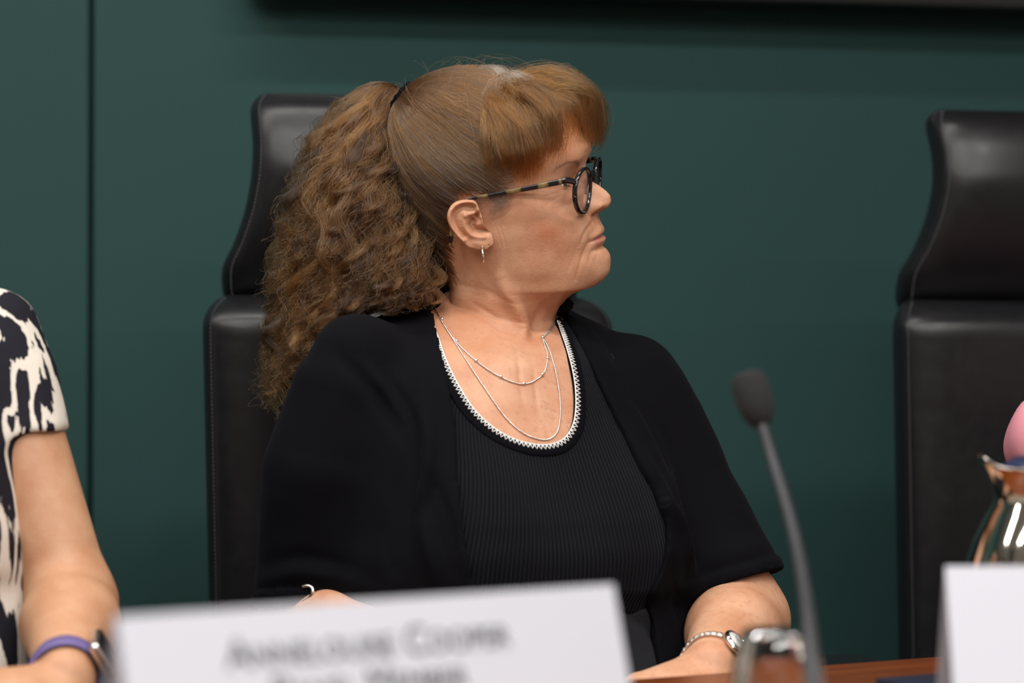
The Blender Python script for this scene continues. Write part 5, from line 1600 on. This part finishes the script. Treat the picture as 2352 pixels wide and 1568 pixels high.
# ------------------------------------------------------------------ neighbours: the same build of body, other clothes
def rigid(yaw, c, lean=0.0):
    cy, sy = math.cos(yaw), math.sin(yaw); Rz_ = np.array([[cy, -sy, 0], [sy, cy, 0], [0, 0, 1]])
    cl, s_ = math.cos(lean), math.sin(lean); Ry_ = np.array([[cl, 0, s_], [0, 1, 0], [-s_, 0, cl]])   # sideways lean over the seat
    R_ = Ry_ @ Rz_; h_ = np.array([0, 0, 0.5])
    c = np.asarray(c, float)
    return (lambda p: (np.asarray(p) - TC - h_) @ R_.T + c + h_), (lambda p: (np.asarray(p) - c - h_) @ R_ + TC + h_)
def garment(inv, sleeves, lo, hi, vs, grow, r_bot=13, end_k=0.0):
    """torso shell and sleeves (world paths, cut planes) in the frame of the woman's torso"""
    G = fgrid(np.asarray(lo), np.asarray(hi), vs)
    fF, fB, fL, fP = loft_rows(iT - 1, iT + r_bot, 0.008, grow)
    CT = chest_shape(superrow(fF, fB, fL, fP, thetas(100, 0.8)))
    nrr, ncc = CT.shape[:2]
    cv = np.concatenate([CT.reshape(-1, 3), [CT[0].mean(0)], [CT[-1].mean(0)]]); tri = []
    for j in range(ncc):
        j2 = (j + 1) % ncc; tri.append((nrr*ncc, j2, j)); tri.append((nrr*ncc + 1, (nrr-1)*ncc + j, (nrr-1)*ncc + j2))
    lg = openvdb.FloatGrid.createLevelSetFromPolygons((cv - lo).astype(np.float32), triangles=np.array(tri, np.uint32), quads=np.array(grid_faces(nrr, ncc), np.uint32), transform=openvdb.createLinearTransform(voxelSize=vs), halfWidth=9)
    fld = np.empty(G.shape[:3], np.float32); lg.copyToArray(fld, ijk=(0, 0, 0))
    for path, cpt, cn_ in sleeves:
        d = None
        for (a, ra), (b, rb) in zip(path, path[1:]):
            c = cap(G, inv(a), inv(b), ra, rb); d = c if d is None else np.minimum(d, c)
        n0 = inv(np.asarray(cpt) + cn_) - inv(cpt)
        pl = (G - np.float32(inv(cpt))) @ np.float32(n0)
        near_ = np.linalg.norm(G - np.float32(inv(cpt)), axis=-1) < 0.10
        pl = np.where(near_, pl, -1.0)
        d = np.maximum(d, pl); d = np.maximum(d, -np.maximum(d + 0.005, -(pl + 0.010)))
        fld = smin(fld, d, 0.022)
    return field_mesh(fld, np.asarray(lo), vs)
def thin(a, n):
    b_ = a[:nb].reshape(nr, nc)[::2, ::2].ravel(); return np.concatenate([np.clip(b_, 0, 1), np.zeros(n - len(b_))])
def neighbour(label, yaw, c, arms, skin, hair_tint, parts):
    fw, inv = rigid(yaw, c)
    sub_ = BV[::2, ::2]
    bits = [(fw(sub_.reshape(-1, 3)), grid_faces(*sub_.shape[:2])), (fw(EAR_R), ear_f), (fw(EAR_L), ear_f[:, ::-1])] + [(fw(v_), f_) for v_, f_ in lids] + arms
    v, f = join(bits)
    p = mesh_obj('person', v, f, skin, attrs={'crepe': np.zeros(len(v)), 'flush': np.zeros(len(v)), 'freckle': np.zeros(len(v)), 'lip': thin(lip, len(v)), 'browline': thin(brow, len(v))})
    tag(p, label, 'person')
    for sg in (1, -1):
        pr = [(max(1e-5, EYE_R / 1000 * math.sin(a)), EYE_R / 1000 * math.cos(a)) for a in np.linspace(0, math.pi, 20)]
        v, f = lathe(pr, 24); ec = hw(EYE * np.array([1, sg, 1]) / 1000); eye_ = mesh_obj('eye', fw(v + ec), f, mew, p)
        pr = [(1e-5, 0.01285)] + [((EYE_R + 0.25) / 1000 * math.sin(a), (EYE_R + 0.25) / 1000 * math.cos(a)) for a in np.linspace(0.05, 0.48, 9)] + [(EYE_R / 1000 * math.sin(0.49), 0.0107)]
        v, f = lathe(pr, 24); mesh_obj('iris', fw(v @ np.array(qz).T + ec), f, mir_, eye_)
    # chin-length hair from a crown parting
    n = 5200
    az = rng.uniform(-180, 180, n * 2); el = np.degrees(np.arcsin(rng.uniform(-0.3, 1, n * 2)))
    ok = el > np.interp(np.abs(az), HLINE[:, 0], HLINE[:, 1]) + 6
    az, el = az[ok][:n], el[ok][:n]; d0 = sph(az, el)
    ea = np.sign(az) * np.clip(np.abs(az) * 0.8 + 46, 62, 178); d1 = sph(ea, np.full(len(az), -48.0) + rng.normal(0, 7, len(az)))
    t_ = np.linspace(0, 1, 18); D = slerp(d0[:, None], d1[:, None], t_[None, :, None])
    r_ = np.maximum(scalp_r(D), 74) + 3 + 16 * np.sin(np.pi * np.clip(t_ * 0.8, 0, 1))[None] * rng.uniform(0.4, 1, len(az))[:, None]
    hair_obj('hair', fw(hw((CS + D * r_[..., None]) / 1000)), 0.00035, hair_tint + 0.1 * rng.normal(0, 1, len(az)), np.zeros(len(az)), M['hair'], p)
    for nm, (v, f), m in parts(fw, inv): mesh_obj(nm, v, f, m, p)
    return p
def make_ikat():
    m = mat('ikat_print_cloth', (0.6, 0.56, 0.5), 0.8); nt, b, L = nodes(m)
    mp = N(nt, 'ShaderNodeMapping'); L.new(coord(nt), mp.inputs[0]); mp.inputs['Scale'].default_value = (26, 26, 6.0)
    mj = N(nt, 'ShaderNodeMapping'); L.new(coord(nt), mj.inputs[0]); mj.inputs['Scale'].default_value = (260, 260, 16)
    n = noise(nt, 1.0, 1.6, 0.5, mp.outputs[0], 0.25); j = noise(nt, 1.0, 2, 0.5, mj.outputs[0])
    a = N(nt, 'ShaderNodeMath', operation='MULTIPLY_ADD', i_1=0.10); L.new(j.outputs[0], a.inputs[0]); L.new(n.outputs[0], a.inputs[2])
    # bands of the print: contour lines of the stretched noise
    s1 = N(nt, 'ShaderNodeMath', operation='MULTIPLY', i_1=26.0); L.new(a.outputs[0], s1.inputs[0])
    s2 = N(nt, 'ShaderNodeMath', operation='SINE'); L.new(s1.outputs[0], s2.inputs[0])
    r = ramp(nt, s2.outputs[0], [(0.0, (0.010, 0.010, 0.016)), (0.40, (0.010, 0.010, 0.016)), (0.47, (0.62, 0.57, 0.50)), (1.0, (0.66, 0.61, 0.54))])
    L.new(r.outputs[0], b.inputs['Base Color']); b.inputs['Specular IOR Level'].default_value = 0.2
    return m
M['ikat'] = make_ikat()
pinkm = mat('pink_cotton', (0.60, 0.235, 0.285), 0.85); nt, b, L = nodes(pinkm); nn_ = noise(nt, 600, 3, vec=coord(nt)); bump(pinkm, nn_.outputs[0], 0.15, 0.0006)
# left: patterned dress
C2 = np.array([-0.655, 2.27, 0.035]); Y2 = math.radians(-14)
ash, ael, awr, akn = at(-25, 800, 2.285), at(166, 1385, 2.235), at(150, 1560, 2.06), at(40, 1592, 2.02)
left_arm = limb(ash, ael, awr, akn, (0.1, -0.4, 0.9), thumb=-1.0, curl=0.4, r=(0.046, 0.0385, 0.041, 0.0255))
fw2, inv2 = rigid(Y2, C2)
b0 = [fw2(tw(-0.158, 0.015, 0.99)), fw2(tw(-0.215, 0.05, 0.735)), fw2(tw(-0.06, 0.24, 0.70)), fw2(tw(0.03, 0.27, 0.70))]
right_arm2 = limb(*b0, (0.1, -0.3, 0.9), thumb=1.0, curl=0.4, r=(0.044, 0.042, 0.042, 0.0255), vs=0.003)
def dress_parts(fw, inv):
    hs_ = at(95, 992, 2.265)
    sl = [([(at(-25, 770, 2.29), 0.047), (at(12, 880, 2.28), 0.050), (at(46, 1010, 2.265), 0.0485)], hs_, nrm(np.array([0.10, 0, -0.995]))),
          ([(fw(tw(-0.155, 0.01, 1.015)), 0.055), (fw(tw(-0.19, 0.035, 0.86)), 0.058)], fw(tw(-0.195, 0.04, 0.88)), np.array([0, 0, -1.0]))]
    v, f = garment(inv, sl, np.array([-0.34, 2.20, 0.50]), np.array([0.34, 2.72, 1.14]), 0.0042, 0.012, 14)
    v = v + np.stack([0.002 * vnoise(v * 22, 51)] * 3, -1)
    out = [('dress', (fw(v), f), M['ikat'])]
    tv = trs_v.copy(); out.append(('trousers', (fw(tv), trs_q), M['trouser']))
    return out
neighbour('person in a black and cream patterned dress with a bare arm, at the left edge', Y2, C2, [left_arm, right_arm2], M['skin_tan'], 0.0, dress_parts)
# smart watch on that wrist
wax = nrm(ael - awr); wc = awr + wax * 0.016
arm2_bvh = BVHTree.FromPolygons([tuple(p) for p in left_arm[0]], left_arm[1].tolist())
fd = nrm(np.array([0.80, -0.25, 0.30])); fd = nrm(fd - wax * (fd @ wax)); sd_ = np.cross(wax, fd)
sw = thing('smartwatch', 'smartwatch with a purple strap on the wrist at the lower left', 'watch', wc)
ring = []
for q_ in np.linspace(0, 2*np.pi, 61):
    d = fd * math.cos(q_) + sd_ * math.sin(q_); h = arm2_bvh.ray_cast(Vector(wc), Vector(d), 0.1)
    ring.append(wc + d * ((h[3] if h[0] is not None else 0.027) + 0.0012))
ring = np.array(ring)
V_ = []
for k_, p in enumerate(ring):
    d = nrm(p - wc)
    for a, o_ in ((-0.0105, 0), (-0.0105, 0.0016), (0, 0.0021), (0.0105, 0.0016), (0.0105, 0)): V_.append(p + wax * a + d * o_)
mesh_obj('strap', np.array(V_), grid_faces(61, 5), mat('purple_strap', (0.115, 0.085, 0.24), 0.6), sw)
pc = ring[0] + fd * 0.0065
mm_ = Matrix((sd_, wax, fd)).transposed().to_4x4()
bm = bmesh.new(); rbox(bm, Vector(pc), (0.036, 0.040, 0.0095), 0.0042, 4, mm_); bm_obj('case', bm, M['silver'], sw)
bm = bmesh.new(); rbox(bm, Vector(pc + fd * 0.0046), (0.0325, 0.0365, 0.003), 0.0014, 3, mm_); bm_obj('screen', bm, mat('watch_screen', (0.006, 0.006, 0.008), 0.08), sw)
# right: pink shirt, mostly beyond the frame
C3 = np.array([1.20, 2.72, 0.0]); Y3 = math.radians(-40)
fw3, inv3 = rigid(Y3, C3, math.radians(-18))
s3 = fw3(tw(-0.17, 0.02, 1.0)); e3 = at(2420, 1018, 2.50); w3 = np.array([0.70, 2.36, 0.812]); k3 = np.array([0.735, 2.285, 0.792])
arm3 = limb(s3, e3, w3, k3, (0, -0.3, 0.95), thumb=1.0, curl=0.15, r=(0.046, 0.04, 0.04, 0.026), vs=0.003)
l3 = [fw3(tw(0.165, 0.02, 1.0)), fw3(tw(0.21, 0.08, 0.77)), fw3(tw(0.05, 0.27, 0.72)), fw3(tw(-0.04, 0.30, 0.72))]
arm3b = limb(*l3, (0.1, -0.3, 0.9), thumb=-1.0, curl=0.4, r=(0.044, 0.042, 0.042, 0.0255), vs=0.003)
def pink_parts(fw, inv):
    m3 = s3 * 0.45 + e3 * 0.55
    sl = [([(s3, 0.056), (m3, 0.053), (e3, 0.050), (e3 * 0.45 + w3 * 0.55, 0.049), (e3 * 0.2 + w3 * 0.8, 0.046)], e3 * 0.3 + w3 * 0.7, nrm(w3 - e3)),
          ([(l3[0], 0.056), (l3[1], 0.054), (l3[1] * 0.3 + l3[2] * 0.7, 0.042)], l3[1] * 0.35 + l3[2] * 0.65, nrm(l3[2] - l3[1]))]
    lo = np.minimum(np.array([-0.34, 2.20, 0.50]), inv(np.array([s3, e3, w3])).min(0) - 0.08); hi = np.maximum(np.array([0.34, 2.72, 1.14]), inv(np.array([s3, e3, w3])).max(0) + 0.08)
    v, f = garment(inv, sl, lo, hi, 0.005, 0.012, 14)
    n_ = vert_normals(v, f); n_ = -n_ if (n_ * (v - v.mean(0))).sum() < 0 else n_
    v = v + n_ * (0.006 * vnoise(v * np.array([34, 34, 9]), 53))[:, None]
    return [('shirt', (fw(v), f), pinkm), ('trousers', (fw(trs_v), trs_q), M['trouser'])]
neighbour('person in a pink shirt leaning in from the right edge behind the steel jug', Y3, C3, [arm3, arm3b], M['skin_tan'], 0.05, pink_parts)
chaird = copy_tree(chair, None, ('armrest',)); chaird['label'] = 'black leather office chair behind the person in the pink shirt'
chaird.location = (1.49, 3.07, 0); chaird.rotation_euler = (0, 0, RC)
